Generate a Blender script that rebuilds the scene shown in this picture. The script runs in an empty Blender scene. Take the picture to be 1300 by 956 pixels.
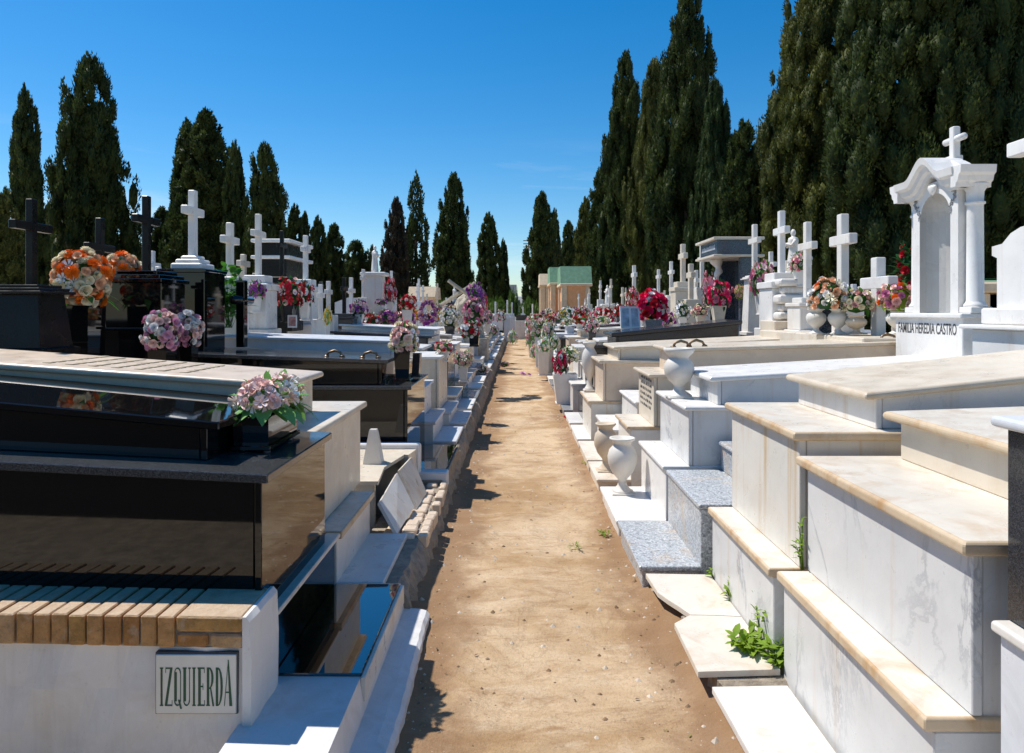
import bpy, bmesh, math, random
import numpy as np
from mathutils import Vector, Matrix

RN = random.Random(11)
SC = bpy.context.scene
COL = SC.collection
F, CX, CY, EYE = 900.0, 656.0, 395.0, 1.6
def PX(px, Y): return (px - CX) * Y / F
def PZ(py, Y): return EYE - (py - CY) * Y / F
ORD = ['first', 'second', 'third', 'fourth', 'fifth', 'sixth', 'seventh', 'eighth', 'ninth', 'tenth', 'eleventh', 'twelfth',
       'thirteenth', 'fourteenth', 'fifteenth', 'sixteenth', 'seventeenth', 'eighteenth', 'nineteenth', 'twentieth', 'twenty-first',
       'twenty-second', 'twenty-third', 'twenty-fourth', 'twenty-fifth', 'twenty-sixth', 'twenty-seventh', 'twenty-eighth',
       'twenty-ninth', 'thirtieth', 'thirty-first', 'thirty-second']

# ------------------------------------------------------------------ node helpers
def new_mat(name):
    m = bpy.data.materials.new(name); m.use_nodes = True
    nt = m.node_tree
    for n in list(nt.nodes): nt.nodes.remove(n)
    out = nt.nodes.new('ShaderNodeOutputMaterial')
    b = nt.nodes.new('ShaderNodeBsdfPrincipled')
    nt.links.new(b.outputs[0], out.inputs[0])
    return m, nt, b
def N(nt, typ, **kw):
    n = nt.nodes.new(typ)
    for k, v in kw.items():
        if k.startswith('i_'):
            key = k[2:]
            n.inputs[int(key) if key.isdigit() else key].default_value = v
        else: setattr(n, k, v)
    return n
def coords(nt, scale=(1, 1, 1), rnd=31.0):
    tc = N(nt, 'ShaderNodeTexCoord'); oi = N(nt, 'ShaderNodeObjectInfo')
    mul = N(nt, 'ShaderNodeMath', operation='MULTIPLY', i_1=rnd); nt.links.new(oi.outputs['Random'], mul.inputs[0])
    mp = N(nt, 'ShaderNodeMapping'); mp.inputs['Scale'].default_value = scale
    add = N(nt, 'ShaderNodeVectorMath', operation='ADD')
    nt.links.new(tc.outputs['Object'], mp.inputs['Vector'])
    nt.links.new(mp.outputs[0], add.inputs[0]); nt.links.new(mul.outputs[0], add.inputs[1])
    return add.outputs[0]
def noise(nt, vec, scale, detail=4, rough=.55, dist=0.0):
    n = N(nt, 'ShaderNodeTexNoise'); n.inputs['Scale'].default_value = scale; n.inputs['Detail'].default_value = detail
    n.inputs['Roughness'].default_value = rough; n.inputs['Distortion'].default_value = dist
    nt.links.new(vec, n.inputs['Vector']); return n.outputs['Fac']
def ramp(nt, fac, stops):
    r = N(nt, 'ShaderNodeValToRGB'); e = r.color_ramp.elements
    while len(e) < len(stops): e.new(.5)
    for i, (p, c) in enumerate(stops):
        e[i].position = p; e[i].color = (c, c, c, 1) if isinstance(c, (int, float)) else (*c, 1)
    nt.links.new(fac, r.inputs[0]); return r.outputs[0]
def mix(nt, fac, a, b, mode='MIX'):
    m = N(nt, 'ShaderNodeMix', data_type='RGBA', blend_type=mode)
    for sock, v in ((m.inputs[0], fac), (m.inputs[6], a), (m.inputs[7], b)):
        if isinstance(v, (int, float)): sock.default_value = v
        elif isinstance(v, tuple): sock.default_value = (*v, 1)
        else: nt.links.new(v, sock)
    return m.outputs[2]
def mul(nt, a, k):
    m = N(nt, 'ShaderNodeMath', operation='MULTIPLY', i_1=k); nt.links.new(a, m.inputs[0]); return m.outputs[0]
def bump(nt, b, h, strength=.3, dist=.01):
    bp = N(nt, 'ShaderNodeBump'); bp.inputs['Strength'].default_value = strength; bp.inputs['Distance'].default_value = dist
    nt.links.new(h, bp.inputs['Height']); nt.links.new(bp.outputs[0], b.inputs['Normal'])

def marble(name, base, vein=(.42, .42, .43), veinamt=.35, stain=(.45, .26, .09), stainamt=.4, blotch=.3, rough=.32):
    m, nt, b = new_mat(name)
    v = coords(nt)
    c = mix(nt, ramp(nt, noise(nt, v, 3.2, 7, .62), [(.3, .0), (.75, 1.0)]), base, tuple(x * .84 for x in base))
    vv = coords(nt, (1.0, .8, .55), 31)
    vn = noise(nt, vv, 2.1, 11, .68, .7)
    vm = ramp(nt, vn, [(.47, 0.0), (.5, 1.0), (.515, .0)])
    pat = ramp(nt, noise(nt, v, 1.9, 3, .5), [(.42, 0.0), (.66, 1.0)])
    vm = mix(nt, 1.0, vm, pat, 'MULTIPLY')
    c = mix(nt, mul(nt, vm, veinamt), c, vein)
    cl = ramp(nt, noise(nt, vv, 1.3, 7, .6, .5), [(.48, 0.0), (.72, 1.0)])
    c = mix(nt, mul(nt, cl, veinamt * .55), c, tuple(.35 * a + .65 * x * .8 for a, x in zip(vein, base)))
    if blotch:
        bl = ramp(nt, noise(nt, coords(nt, (1, 1, 1), 17), 4.5, 8, .68, .6), [(.5, 0.0), (.68, 1.0)])
        c = mix(nt, mul(nt, bl, blotch), c, stain)
    if stainamt:
        st = ramp(nt, noise(nt, coords(nt, (7, 7, .35), 53), 1.6, 5, .6), [(.56, 0.0), (.72, 1.0)])
        c = mix(nt, mul(nt, st, stainamt), c, stain)
    sp = ramp(nt, noise(nt, v, 70, 3, .6), [(.62, 0.0), (.75, 1.0)])
    c = mix(nt, mul(nt, sp, .18), c, (.25, .2, .15))
    nt.links.new(c, b.inputs['Base Color'])
    r = ramp(nt, noise(nt, v, 9, 5), [(.3, rough * .75), (.75, min(1, rough * 1.7))]); nt.links.new(r, b.inputs['Roughness'])
    bump(nt, b, noise(nt, v, 26, 6, .6), .12, .006)
    return m
def granite(name, base, spots, scale=260, rough=.3, amt=.8, spec=.5, stain=0):
    m, nt, b = new_mat(name)
    v = coords(nt)
    n1 = noise(nt, v, scale, 2, .7); n2 = noise(nt, v, scale * .45, 2, .7)
    c = mix(nt, mul(nt, ramp(nt, n1, [(.47, 0.0), (.6, 1.0)]), amt), base, spots)
    c = mix(nt, mul(nt, ramp(nt, n2, [(.55, 0.0), (.64, 1.0)]), amt * .7), c, tuple(x * .25 for x in base))
    if stain:
        st = ramp(nt, noise(nt, v, 3.3, 6, .7, .5), [(.52, 0.0), (.66, 1.0)])
        c = mix(nt, mul(nt, st, stain), c, (.52, .36, .2))
    nt.links.new(c, b.inputs['Base Color'])
    sm = ramp(nt, noise(nt, v, 5, 6, .65), [(.35, rough * .6), (.75, rough * 1.6)]); nt.links.new(sm, b.inputs['Roughness'])
    b.inputs['Specular IOR Level'].default_value = spec
    if name.startswith('mirror'):
        b.inputs['Coat Weight'].default_value = 1.0; b.inputs['Coat IOR'].default_value = 2.1; b.inputs['Coat Roughness'].default_value = .015
    return m
def plain(name, col, rough=.6, var=.15, scale=14, metal=0.0, bmp=0.0, spec=.5, rv=.0):
    m, nt, b = new_mat(name)
    v = coords(nt)
    f = noise(nt, v, scale, 5, .6)
    c = mix(nt, ramp(nt, f, [(.3, 0.0), (.72, 1.0)]), tuple(min(1, x * (1 + var)) for x in col), tuple(x * (1 - var) for x in col))
    if rv:
        oi = N(nt, 'ShaderNodeObjectInfo')
        hs = N(nt, 'ShaderNodeHueSaturation')
        mr = N(nt, 'ShaderNodeMapRange'); mr.inputs[3].default_value = 1 - rv; mr.inputs[4].default_value = 1 + rv
        nt.links.new(oi.outputs['Random'], mr.inputs[0]); nt.links.new(mr.outputs[0], hs.inputs['Value'])
        nt.links.new(c, hs.inputs['Color']); c = hs.outputs[0]
    nt.links.new(c, b.inputs['Base Color'])
    b.inputs['Roughness'].default_value = rough; b.inputs['Metallic'].default_value = metal
    b.inputs['Specular IOR Level'].default_value = spec
    if bmp: bump(nt, b, noise(nt, v, scale * 3, 6, .65), bmp, .01)
    return m
def petal(name, col, rv=.1):
    m = plain(name, col, .65, .14, 60, 0, 0, .25, rv)
    b = [n for n in m.node_tree.nodes if n.type == 'BSDF_PRINCIPLED'][0]
    b.inputs['Subsurface Weight'].default_value = .0
    return m
def foliage(name, dark, light, rough=.6):
    m, nt, b = new_mat(name)
    v = coords(nt, (1, 1, 1), 91)
    f = noise(nt, v, 1.1, 5, .65)
    c = mix(nt, ramp(nt, f, [(.34, 0.0), (.66, 1.0)]), dark, light)
    f2 = noise(nt, v, 7, 3, .6)
    c = mix(nt, mul(nt, ramp(nt, f2, [(.55, 0.0), (.75, 1.0)]), .45), c, tuple(min(1, x * 1.9) for x in light))
    nt.links.new(c, b.inputs['Base Color']); b.inputs['Roughness'].default_value = rough
    b.inputs['Specular IOR Level'].default_value = .12
    tr = N(nt, 'ShaderNodeBsdfTranslucent'); hv = N(nt, 'ShaderNodeHueSaturation'); hv.inputs['Value'].default_value = 1.5; hv.inputs['Saturation'].default_value = 1.15; nt.links.new(c, hv.inputs['Color']); nt.links.new(hv.outputs[0], tr.inputs[0])
    ms = N(nt, 'ShaderNodeMixShader'); ms.inputs[0].default_value = .24; nt.links.new(b.outputs[0], ms.inputs[1]); nt.links.new(tr.outputs[0], ms.inputs[2])
    out = [n for n in nt.nodes if n.type == 'OUTPUT_MATERIAL'][0]; nt.links.new(ms.outputs[0], out.inputs[0])
    return m

M = {}
M['white'] = marble('white_marble', (.77, .735, .68), veinamt=.45, stainamt=.32, blotch=.16)
M['white_clean'] = marble('clean_white_marble', (.80, .78, .745), veinamt=.35, stainamt=.15, blotch=.07)
M['veined'] = marble('grey_veined_marble', (.68, .675, .655), vein=(.33, .34, .36), veinamt=.9, stainamt=.3, blotch=.04)
M['stained'] = marble('rust_streaked_marble', (.72, .69, .62), veinamt=.3, stainamt=.75, blotch=.10, stain=(.50, .32, .12))
M['cream'] = marble('cream_marble', (.70, .62, .50), vein=(.5, .38, .25), veinamt=.25, stainamt=.25, blotch=.3, stain=(.46, .27, .12))
M['tan'] = marble('tan_weathered_marble', (.74, .685, .59), vein=(.38, .27, .17), veinamt=.35, stainamt=.2, blotch=.42, stain=(.47, .26, .095))
M['rustedge'] = marble('rust_edged_marble', (.62, .48, .32), vein=(.36, .22, .1), veinamt=.4, stainamt=.75, blotch=.75, stain=(.42, .22, .07), rough=.45)
M['creamedge'] = marble('worn_cream_edge', (.66, .56, .43), vein=(.4, .3, .2), veinamt=.3, stainamt=.4, blotch=.4, stain=(.44, .28, .13), rough=.45)
M['peach'] = marble('peach_marble', (.70, .56, .42), vein=(.5, .36, .24), veinamt=.3, stainamt=.1, blotch=.35, stain=(.50, .33, .2))
M['bluewhite'] = marble('cool_white_marble', (.66, .67, .69), veinamt=.3, stainamt=.06, blotch=.03)
M['black'] = granite('polished_black_granite', (.004, .004, .004), (.012, .012, .013), 420, .03, .6, .5)
M['mirror'] = granite('mirror_black_granite', (.004, .004, .004), (.012, .012, .013), 420, .03, .6, .6)
M['charcoal'] = granite('charcoal_granite', (.022, .023, .026), (.07, .07, .075), 300, .16, .7)
M['blackdull'] = granite('dull_black_granite', (.006, .0055, .005), (.018, .017, .017), 300, .3, .6, .2)
M['blackspeck'] = granite('speckled_black_granite', (.02, .021, .022), (.20, .205, .21), 330, .12, .5)
M['grey'] = granite('grey_granite', (.33, .35, .37), (.66, .68, .69), 95, .38, .85, .5, .55)
M['greypol'] = granite('polished_grey_granite', (.22, .23, .24), (.38, .39, .40), 150, .22, .8)
M['bluegrey'] = granite('blue_pearl_granite', (.028, .04, .062), (.12, .15, .2), 110, .14, .8)
M['plaster'] = marble('stained_whitewash', (.78, .745, .70), vein=(.5, .45, .38), veinamt=.25, stainamt=.25, blotch=.22, stain=(.46, .38, .28), rough=.9)
M['whitewash'] = marble('whitewashed_mortar', (.72, .71, .70), vein=(.45, .42, .38), veinamt=.4, stainamt=.2, blotch=.30, stain=(.40, .33, .25), rough=.9)
M['mortar'] = plain('grey_mortar', (.30, .25, .19), .95, .3, 22, 0, .9)
M['brick'] = plain('ochre_brick', (.52, .30, .13), .85, .28, 7, 0, .5)
M['bronze'] = plain('aged_bronze', (.22, .15, .09), .38, .25, 30, .9)
M['steel'] = plain('steel', (.55, .55, .56), .3, .1, 30, 1.0)
M['urnwhite'] = marble('urn_marble', (.72, .68, .61), veinamt=.25, stainamt=.15, blotch=.12, rough=.45)
M['urncream'] = marble('cream_urn_marble', (.66, .55, .41), veinamt=.25, stainamt=.2, blotch=.35, stain=(.46, .28, .13), rough=.5)
M['ink'] = plain('dark_green_lettering', (.003, .065, .034), .5, .1)
M['engrave'] = plain('engraved_dark_grey', (.07, .07, .07), .7, .2)
M['engravewhite'] = plain('white_engraving', (.5, .52, .55), .7, .2)
M['tile'] = plain('pale_sign_tile', (.68, .66, .60), .3, .06)
M['terracotta'] = plain('orange_render', (.76, .40, .20), .85, .12, 6, 0, .3)
M['ochre'] = plain('cream_render', (.70, .55, .38), .85, .12, 6, 0, .3)
M['greenroof'] = plain('green_glazed_roof', (.20, .36, .22), .5, .2, 5)
M['whiteslab'] = plain('white_cornice', (.78, .77, .74), .6, .06)
M['glassdark'] = plain('dark_door', (.03, .035, .04), .25, .2)
M['rock'] = plain('pale_rock', (.46, .40, .31), .9, .35, 9, 0, 1.0)
M['wood'] = plain('bleached_wood', (.48, .40, .28), .8, .25, 12, 0, .4)
M['bark'] = plain('cypress_bark', (.12, .085, .06), .95, .35, 8, 0, .9)
M['cyp'] = foliage('cypress_foliage', (.012, .024, .009), (.068, .088, .024))
M['cypwarm'] = foliage('warm_cypress_foliage', (.022, .034, .009), (.122, .130, .034))
M['cypcool'] = foliage('cool_cypress_foliage', (.015, .031, .013), (.056, .080, .024))
M['cypbrown'] = foliage('browned_cypress_foliage', (.030, .026, .018), (.060, .050, .035))
M['bush'] = foliage('bush_foliage', (.05, .10, .02), (.13, .20, .05))
M['leaf'] = foliage('leaf_green', (.035, .12, .02), (.09, .22, .05), .45)
M['leafpale'] = foliage('pale_leaf_green', (.13, .32, .08), (.26, .46, .16), .45)
M['leafdark'] = foliage('dark_leaf_green', (.012, .055, .016), (.03, .10, .03), .5)
M['weed'] = foliage('weed_green', (.10, .20, .02), (.26, .36, .05), .6)
M['drygrass'] = foliage('dry_grass', (.25, .22, .08), (.35, .33, .12), .8)
PET = dict(orange=(.86, .20, .01), cream=(.84, .76, .56), peach=(.84, .52, .33), white=(.84, .82, .80), pink=(.80, .30, .38), palepink=(.86, .62, .57),
           lilac=(.72, .38, .52), mauve=(.58, .20, .34), red=(.52, .015, .03), hot=(.80, .02, .13), purple=(.34, .05, .36), yellow=(.80, .48, .03), dusty=(.78, .46, .42))
for k, v in PET.items(): M['p_' + k] = petal(k + '_petal', v)

# brick front bricks vary from one to the next
def dirt_mat():
    m, nt, b = new_mat('sandy_dirt')
    tc = N(nt, 'ShaderNodeTexCoord'); v = tc.outputs['Object']
    mp = N(nt, 'ShaderNodeMapping'); mp.inputs['Scale'].default_value = (1, 1.0, 1); nt.links.new(v, mp.inputs[0]); v = mp.outputs[0]
    c = mix(nt, ramp(nt, noise(nt, v, .9, 6, .65, .6), [(.40, 0.0), (.58, 1.0)]), (.41, .265, .14), (.60, .445, .285))
    mp2 = N(nt, 'ShaderNodeMapping'); mp2.inputs['Scale'].default_value = (1.2, 3.6, 1); nt.links.new(tc.outputs['Object'], mp2.inputs[0])
    st = ramp(nt, noise(nt, mp2.outputs[0], 1.6, 9, .72, 1.2), [(.52, 0.0), (.66, 1.0)])
    c = mix(nt, mul(nt, st, .7), c, (.31, .18, .085))
    pl = ramp(nt, noise(nt, mp2.outputs[0], 2.3, 7, .7, .6), [(.55, 0.0), (.70, 1.0)])
    c = mix(nt, mul(nt, pl, .6), c, (.66, .53, .38))
    fine = noise(nt, v, 55, 6, .75)
    c = mix(nt, mul(nt, ramp(nt, fine, [(.5, 0.0), (.68, 1.0)]), .45), c, (.27, .16, .08))
    sp = ramp(nt, noise(nt, v, 160, 2, .7), [(.66, 0.0), (.74, 1.0)])
    c = mix(nt, mul(nt, sp, .6), c, (.13, .09, .055))
    crack = ramp(nt, noise(nt, v, 1.3, 10, .66, 1.2), [(.488, 0.0), (.5, 1.0), (.512, 0.0)])
    c = mix(nt, mul(nt, crack, .30), c, (.22, .13, .07))
    # darker, loose earth thrown up in patches
    pa = ramp(nt, noise(nt, v, .75, 8, .7, .4), [(.57, 0.0), (.66, 1.0)])
    c = mix(nt, mul(nt, pa, .65), c, (.29, .165, .085))
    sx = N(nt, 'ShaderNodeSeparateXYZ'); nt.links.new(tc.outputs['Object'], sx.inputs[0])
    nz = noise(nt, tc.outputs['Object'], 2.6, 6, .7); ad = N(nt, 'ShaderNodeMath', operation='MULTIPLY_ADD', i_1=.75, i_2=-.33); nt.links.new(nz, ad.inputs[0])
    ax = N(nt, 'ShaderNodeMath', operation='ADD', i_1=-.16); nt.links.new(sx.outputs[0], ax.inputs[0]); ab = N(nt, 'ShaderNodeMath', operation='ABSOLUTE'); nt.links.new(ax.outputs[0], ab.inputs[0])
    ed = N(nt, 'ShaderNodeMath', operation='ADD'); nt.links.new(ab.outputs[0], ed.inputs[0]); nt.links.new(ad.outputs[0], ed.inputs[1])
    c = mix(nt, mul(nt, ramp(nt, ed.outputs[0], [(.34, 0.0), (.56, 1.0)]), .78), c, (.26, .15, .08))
    nt.links.new(c, b.inputs['Base Color']); b.inputs['Roughness'].default_value = .95; b.inputs['Specular IOR Level'].default_value = .15
    h = mix(nt, .45, noise(nt, v, 9, 8, .68), noise(nt, v, 85, 5, .75))
    bump(nt, b, h, .75, .022)
    return m
M['dirt'] = dirt_mat()
M['earth'] = plain('dark_earth', (.24, .155, .085), .95, .4, 16, 0, 1.0)
M['gravelground'] = plain('pale_gravel_ground', (.50, .40, .28), .95, .3, 12, 0, .8)
M['pebble'] = plain('pebble', (.50, .42, .33), .9, .35, 10)

# ------------------------------------------------------------------ mesh builder (world coordinates)
class MB:
    def __init__(s): s.v, s.f, s.m, s.s = [], [], [], []
    def add(s, vs, fs, mat=0, smooth=False):
        o = len(s.v); s.v += [tuple(p) for p in vs]
        for f in fs: s.f.append(tuple(i + o for i in f)); s.m.append(mat); s.s.append(smooth)
    def rings(s, rings, mat=0, smooth=False, caps=True, close=True):
        n = len(rings[0]); vs = [p for r in rings for p in r]; fs = []
        for k in range(len(rings) - 1):
            for i in range(n if close else n - 1):
                j = (i + 1) % n
                fs.append((k * n + i, k * n + j, (k + 1) * n + j, (k + 1) * n + i))
        if caps: fs.append(tuple(range(n - 1, -1, -1))); fs.append(tuple((len(rings) - 1) * n + i for i in range(n)))
        s.add(vs, fs, mat, smooth)
    def box(s, x0, x1, y0, y1, z0, z1, b=.004, fn=None, mat=0, round_=0.0, edge=None):
        if x0 > x1: x0, x1 = x1, x0
        b = min(b, (x1 - x0) * .3, (y1 - y0) * .3, (z1 - z0) * .3)
        if round_:                                        # half-round edge
            r = min(round_, (z1 - z0) / 2); prof = []
            for k in range(5):
                a = k / 4 * math.pi / 2; prof.append((r * (1 - math.sin(a)), z0 + r * (1 - math.cos(a))))
            prof += [(i, z1 - (z - z0)) for i, z in reversed(prof)]
        else: prof = [(b, z0), (0, z0 + b), (0, z1 - b), (b, z1)]
        rs = []
        for ins, z in prof:
            a0, a1, c0, c1 = x0 + ins, x1 - ins, y0 + ins, y1 - ins; c = b
            r = [(a0 + c, c0, z), (a1 - c, c0, z), (a1, c0 + c, z), (a1, c1 - c, z), (a1 - c, c1, z), (a0 + c, c1, z), (a0, c1 - c, z), (a0, c0 + c, z)]
            rs.append([fn(*p) for p in r] if fn else r)
        k = len(s.m); s.rings(rs, mat)
        if edge is not None:
            for q in range(k, len(s.m) - 2): s.m[q] = edge
    def lathe(s, prof, cx, cy, z=0, n=28, mat=0, sx=1.0, sy=1.0, smooth=True):
        rs = []
        for r, h in prof:
            rs.append([(cx + r * sx * math.cos(2 * math.pi * i / n), cy + r * sy * math.sin(2 * math.pi * i / n), z + h) for i in range(n)])
        s.rings(rs, mat, smooth)
    def tube(s, pts, rad, n=8, mat=0, smooth=True):
        pts = [Vector(p) for p in pts]; rs = []
        for i, p in enumerate(pts):
            d = (pts[min(i + 1, len(pts) - 1)] - pts[max(i - 1, 0)]).normalized()
            a = d.cross(Vector((0, 0, 1)) if abs(d.z) < .9 else Vector((1, 0, 0))).normalized(); b = d.cross(a)
            r = rad[i] if isinstance(rad, (list, tuple)) else rad
            rs.append([tuple(p + (a * math.cos(t) + b * math.sin(t)) * r) for t in [2 * math.pi * k / n for k in range(n)]])
        s.rings(rs, mat, smooth)
    def prism(s, poly, axis, lo, hi, mat=0):             # polygon extruded along an axis
        if axis == 'x': A, B = [(lo, p, q) for p, q in poly], [(hi, p, q) for p, q in poly]
        elif axis == 'y': A, B = [(p, lo, q) for p, q in poly], [(p, hi, q) for p, q in poly]
        else: A, B = [(p, q, lo) for p, q in poly], [(p, q, hi) for p, q in poly]
        s.rings([A, B], mat)
    def mesh(s, name, mats, off=(0, 0, 0)):
        me = bpy.data.meshes.new(name)
        me.from_pydata([(x - off[0], y - off[1], z - off[2]) for x, y, z in s.v], [], s.f)
        for m in mats: me.materials.append(m)
        if s.f:
            me.polygons.foreach_set('material_index', s.m); me.polygons.foreach_set('use_smooth', s.s)
        me.validate()
        bm = bmesh.new(); bm.from_mesh(me); bmesh.ops.recalc_face_normals(bm, faces=bm.faces[:]); bm.to_mesh(me); bm.free()
        me.update(); return me
    def build(s, name, mat, parent=None, loc=None):
        mats = mat if isinstance(mat, list) else [mat]
        off = tuple(parent.location) if parent else (loc or (0, 0, 0))
        o = bpy.data.objects.new(name, s.mesh(name, mats, off)); COL.objects.link(o)
        if parent: o.parent = parent
        elif loc: o.location = loc
        return o
def tag(o, label=None, cat=None, group=None, kind=None):
    if label and not 4 <= len(label.replace('-', ' ').split()) <= 16: print('LONGLABEL', len(label.replace('-', ' ').split()), label)
    for k, v in (('label', label), ('category', cat), ('group', group), ('kind', kind)):
        if v: o[k] = v
    return o
def thing(name, label, cat, loc, group=None):
    o = bpy.data.objects.new(name, None); o.empty_display_size = .1; COL.objects.link(o); o.location = loc
    return tag(o, label, cat, group)
def linkobj(name, me, parent=None, loc=(0, 0, 0), scale=(1, 1, 1), rot=(0, 0, 0), mats=None):
    o = bpy.data.objects.new(name, me); COL.objects.link(o); o.location = loc; o.scale = scale; o.rotation_euler = rot
    if parent: o.parent = parent
    if mats:
        for i, m in enumerate(mats):
            o.material_slots[i].link = 'OBJECT'; o.material_slots[i].material = m
    return o

# ------------------------------------------------------------------ value noise for real relief
def vnoise(x, y, seed=0):
    x = np.asarray(x, float); y = np.asarray(y, float)
    xi = np.floor(x).astype(np.int64); yi = np.floor(y).astype(np.int64); xf = x - xi; yf = y - yi
    def h(a, b):
        n = (a * 374761393 + b * 668265263 + seed * 974634757) & 0x7fffffff
        n = ((n ^ (n >> 13)) * 1274126177) & 0x7fffffff
        return ((n ^ (n >> 16)) & 0xffff) / 65535.0
    u = xf * xf * (3 - 2 * xf); v = yf * yf * (3 - 2 * yf)
    return (h(xi, yi) * (1 - u) + h(xi + 1, yi) * u) * (1 - v) + (h(xi, yi + 1) * (1 - u) + h(xi + 1, yi + 1) * u) * v
def fbm(x, y, seed=0, o=4):
    t = 0; a = .5
    for k in range(o): t = t + a * (vnoise(np.asarray(x) * 2 ** k, np.asarray(y) * 2 ** k, seed + k) - .5); a *= .5
    return t
def grid(name, xs, ys, zfun, mat):
    X, Y = np.meshgrid(xs, ys); Z = zfun(X, Y); nx, ny = len(xs), len(ys)
    v = np.stack([X, Y, Z], -1).reshape(-1, 3)
    i = np.arange(nx * ny).reshape(ny, nx)
    f = np.stack([i[:-1, :-1], i[:-1, 1:], i[1:, 1:], i[1:, :-1]], -1).reshape(-1, 4)
    me = bpy.data.meshes.new(name); me.from_pydata(v.tolist(), [], f.tolist()); me.materials.append(mat)
    me.polygons.foreach_set('use_smooth', [True] * len(f)); me.update()
    o = bpy.data.objects.new(name, me); COL.objects.link(o); return o

# ------------------------------------------------------------------ setting
def path_z(X, Y):
    return (.07 * fbm(X * 1.3, Y * 1.0, 3, 5)) + .026 * fbm(X * 9, Y * 9, 9, 3) + .05 * np.clip((-X - .42) / .2, 0, 1) ** 2 + .04 * np.clip((X - .62) / .2, 0, 1) ** 2
ys = np.concatenate([np.arange(-12, 1.5, .25), np.arange(1.5, 9, .03), np.arange(9, 20, .08), np.arange(20, 44.1, .25)])
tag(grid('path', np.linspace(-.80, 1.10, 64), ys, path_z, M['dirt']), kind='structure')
g = MB(); g.add([(-260, -60, -.06), (260, -60, -.06), (260, 420, -.06), (-260, 420, -.06)], [(0, 1, 2, 3)])
tag(g.build('ground', M['gravelground']), kind='structure')

# rough kerb under the left-hand foot slabs
def rough_strip(name, x0, x1, y0, y1, z, mat, seed, step=.05, kind='structure'):
    n = int((y1 - y0) / step); rs = []; m = MB(); r = random.Random(seed)
    for i in range(n + 1):
        y = y0 + (y1 - y0) * i / n; j = lambda a: (r.random() - .5) * a
        rs.append([(x0, y, -.1), (x1 + .07 + j(.06), y, -.1), (x1 + .035 + j(.05), y, z * .42 + j(.05)), (x1 + .012 + j(.025), y, z * .8 + j(.03)), (x1 - .02 + j(.02), y, z + j(.012)), (x1 - .08, y, z + j(.01)), (x0, y, z)])
    m.rings(rs); o = m.build(name, mat); return tag(o, kind=kind)
rough_strip('kerb', -.95, -.60, 3.66, 5.84, .165, M['mortar'], 5)
rough_strip('kerb', -.95, -.60, 5.86, 42, .20, M['mortar'], 6, .1)
# whitewashed ledge beside the black foot slab
m = MB(); r = random.Random(3); rs = []
for i in range(40):
    y = 1.9 + 1.77 * i / 39; j = lambda a: (r.random() - .5) * a
    xe = -.452 + j(.006) + (.006 * math.sin(y * 3))
    rs.append([(-.95, y, -.1), (xe + .012, y, -.1), (xe + .006, y, .035 + j(.006)), (xe - .01, y, .052 + j(.004)), (-.5, y, .060 + j(.003)), (-.582, y, .066 + j(.003)), (-.602, y, .19), (-.95, y, .192)])
m.rings(rs); tag(m.build('pavement', M['whitewash']), kind='structure')

# brick kerb course on top of the kerb (loose, broken bricks)
m = MB(); r = random.Random(8); y = 4.42
while y < 5.8:
    w = .105 + r.random() * .03
    for row, (xa, xb) in enumerate(((-.86, -.755), (-.745, -.64), (-.63, -.56))):
        if r.random() < .12: continue
        dz = r.random() * .018; t = (r.random() - .5) * .02
        m.box(xa + r.random() * .01, xb - r.random() * .014, y + row * .03, y + row * .03 + w - .012, .10, .178 + dz, .008, lambda a, b, c, t=t: (a + t * (b - y), b, c + t * (a + .7)))
    y += w
tag(m.build('kerb', M['peach']), kind='structure')

# gravel and clods lying on the path
m = MB(); r = random.Random(21)
for i in range(1500):
    y = 2.2 + 9.5 * r.random() ** 1.5; x = -.5 + 1.3 * r.random()
    if r.random() < .55: x = r.choice((-.44 + r.gauss(0, .06), .66 + r.gauss(0, .09)))
    s = .0025 + .012 * r.random() ** 4; z = float(path_z(np.array(x), np.array(y)))
    vs = []
    for k in range(6):
        a = k / 6 * 6.283; vs.append((x + s * math.cos(a) * (1 + r.random() * .5), y + s * math.sin(a) * (1 + r.random() * .5), z - s * .1))
    vs += [(x + s * .3 * (r.random() - .5), y, z + s * (.6 + r.random() * .5))]
    m.add(vs, [(k, (k + 1) % 6, 6) for k in range(6)], 0 if r.random() < .6 else 1)
tag(m.build('gravel', [M['pebble'], M['earth']]), kind='stuff')

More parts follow.
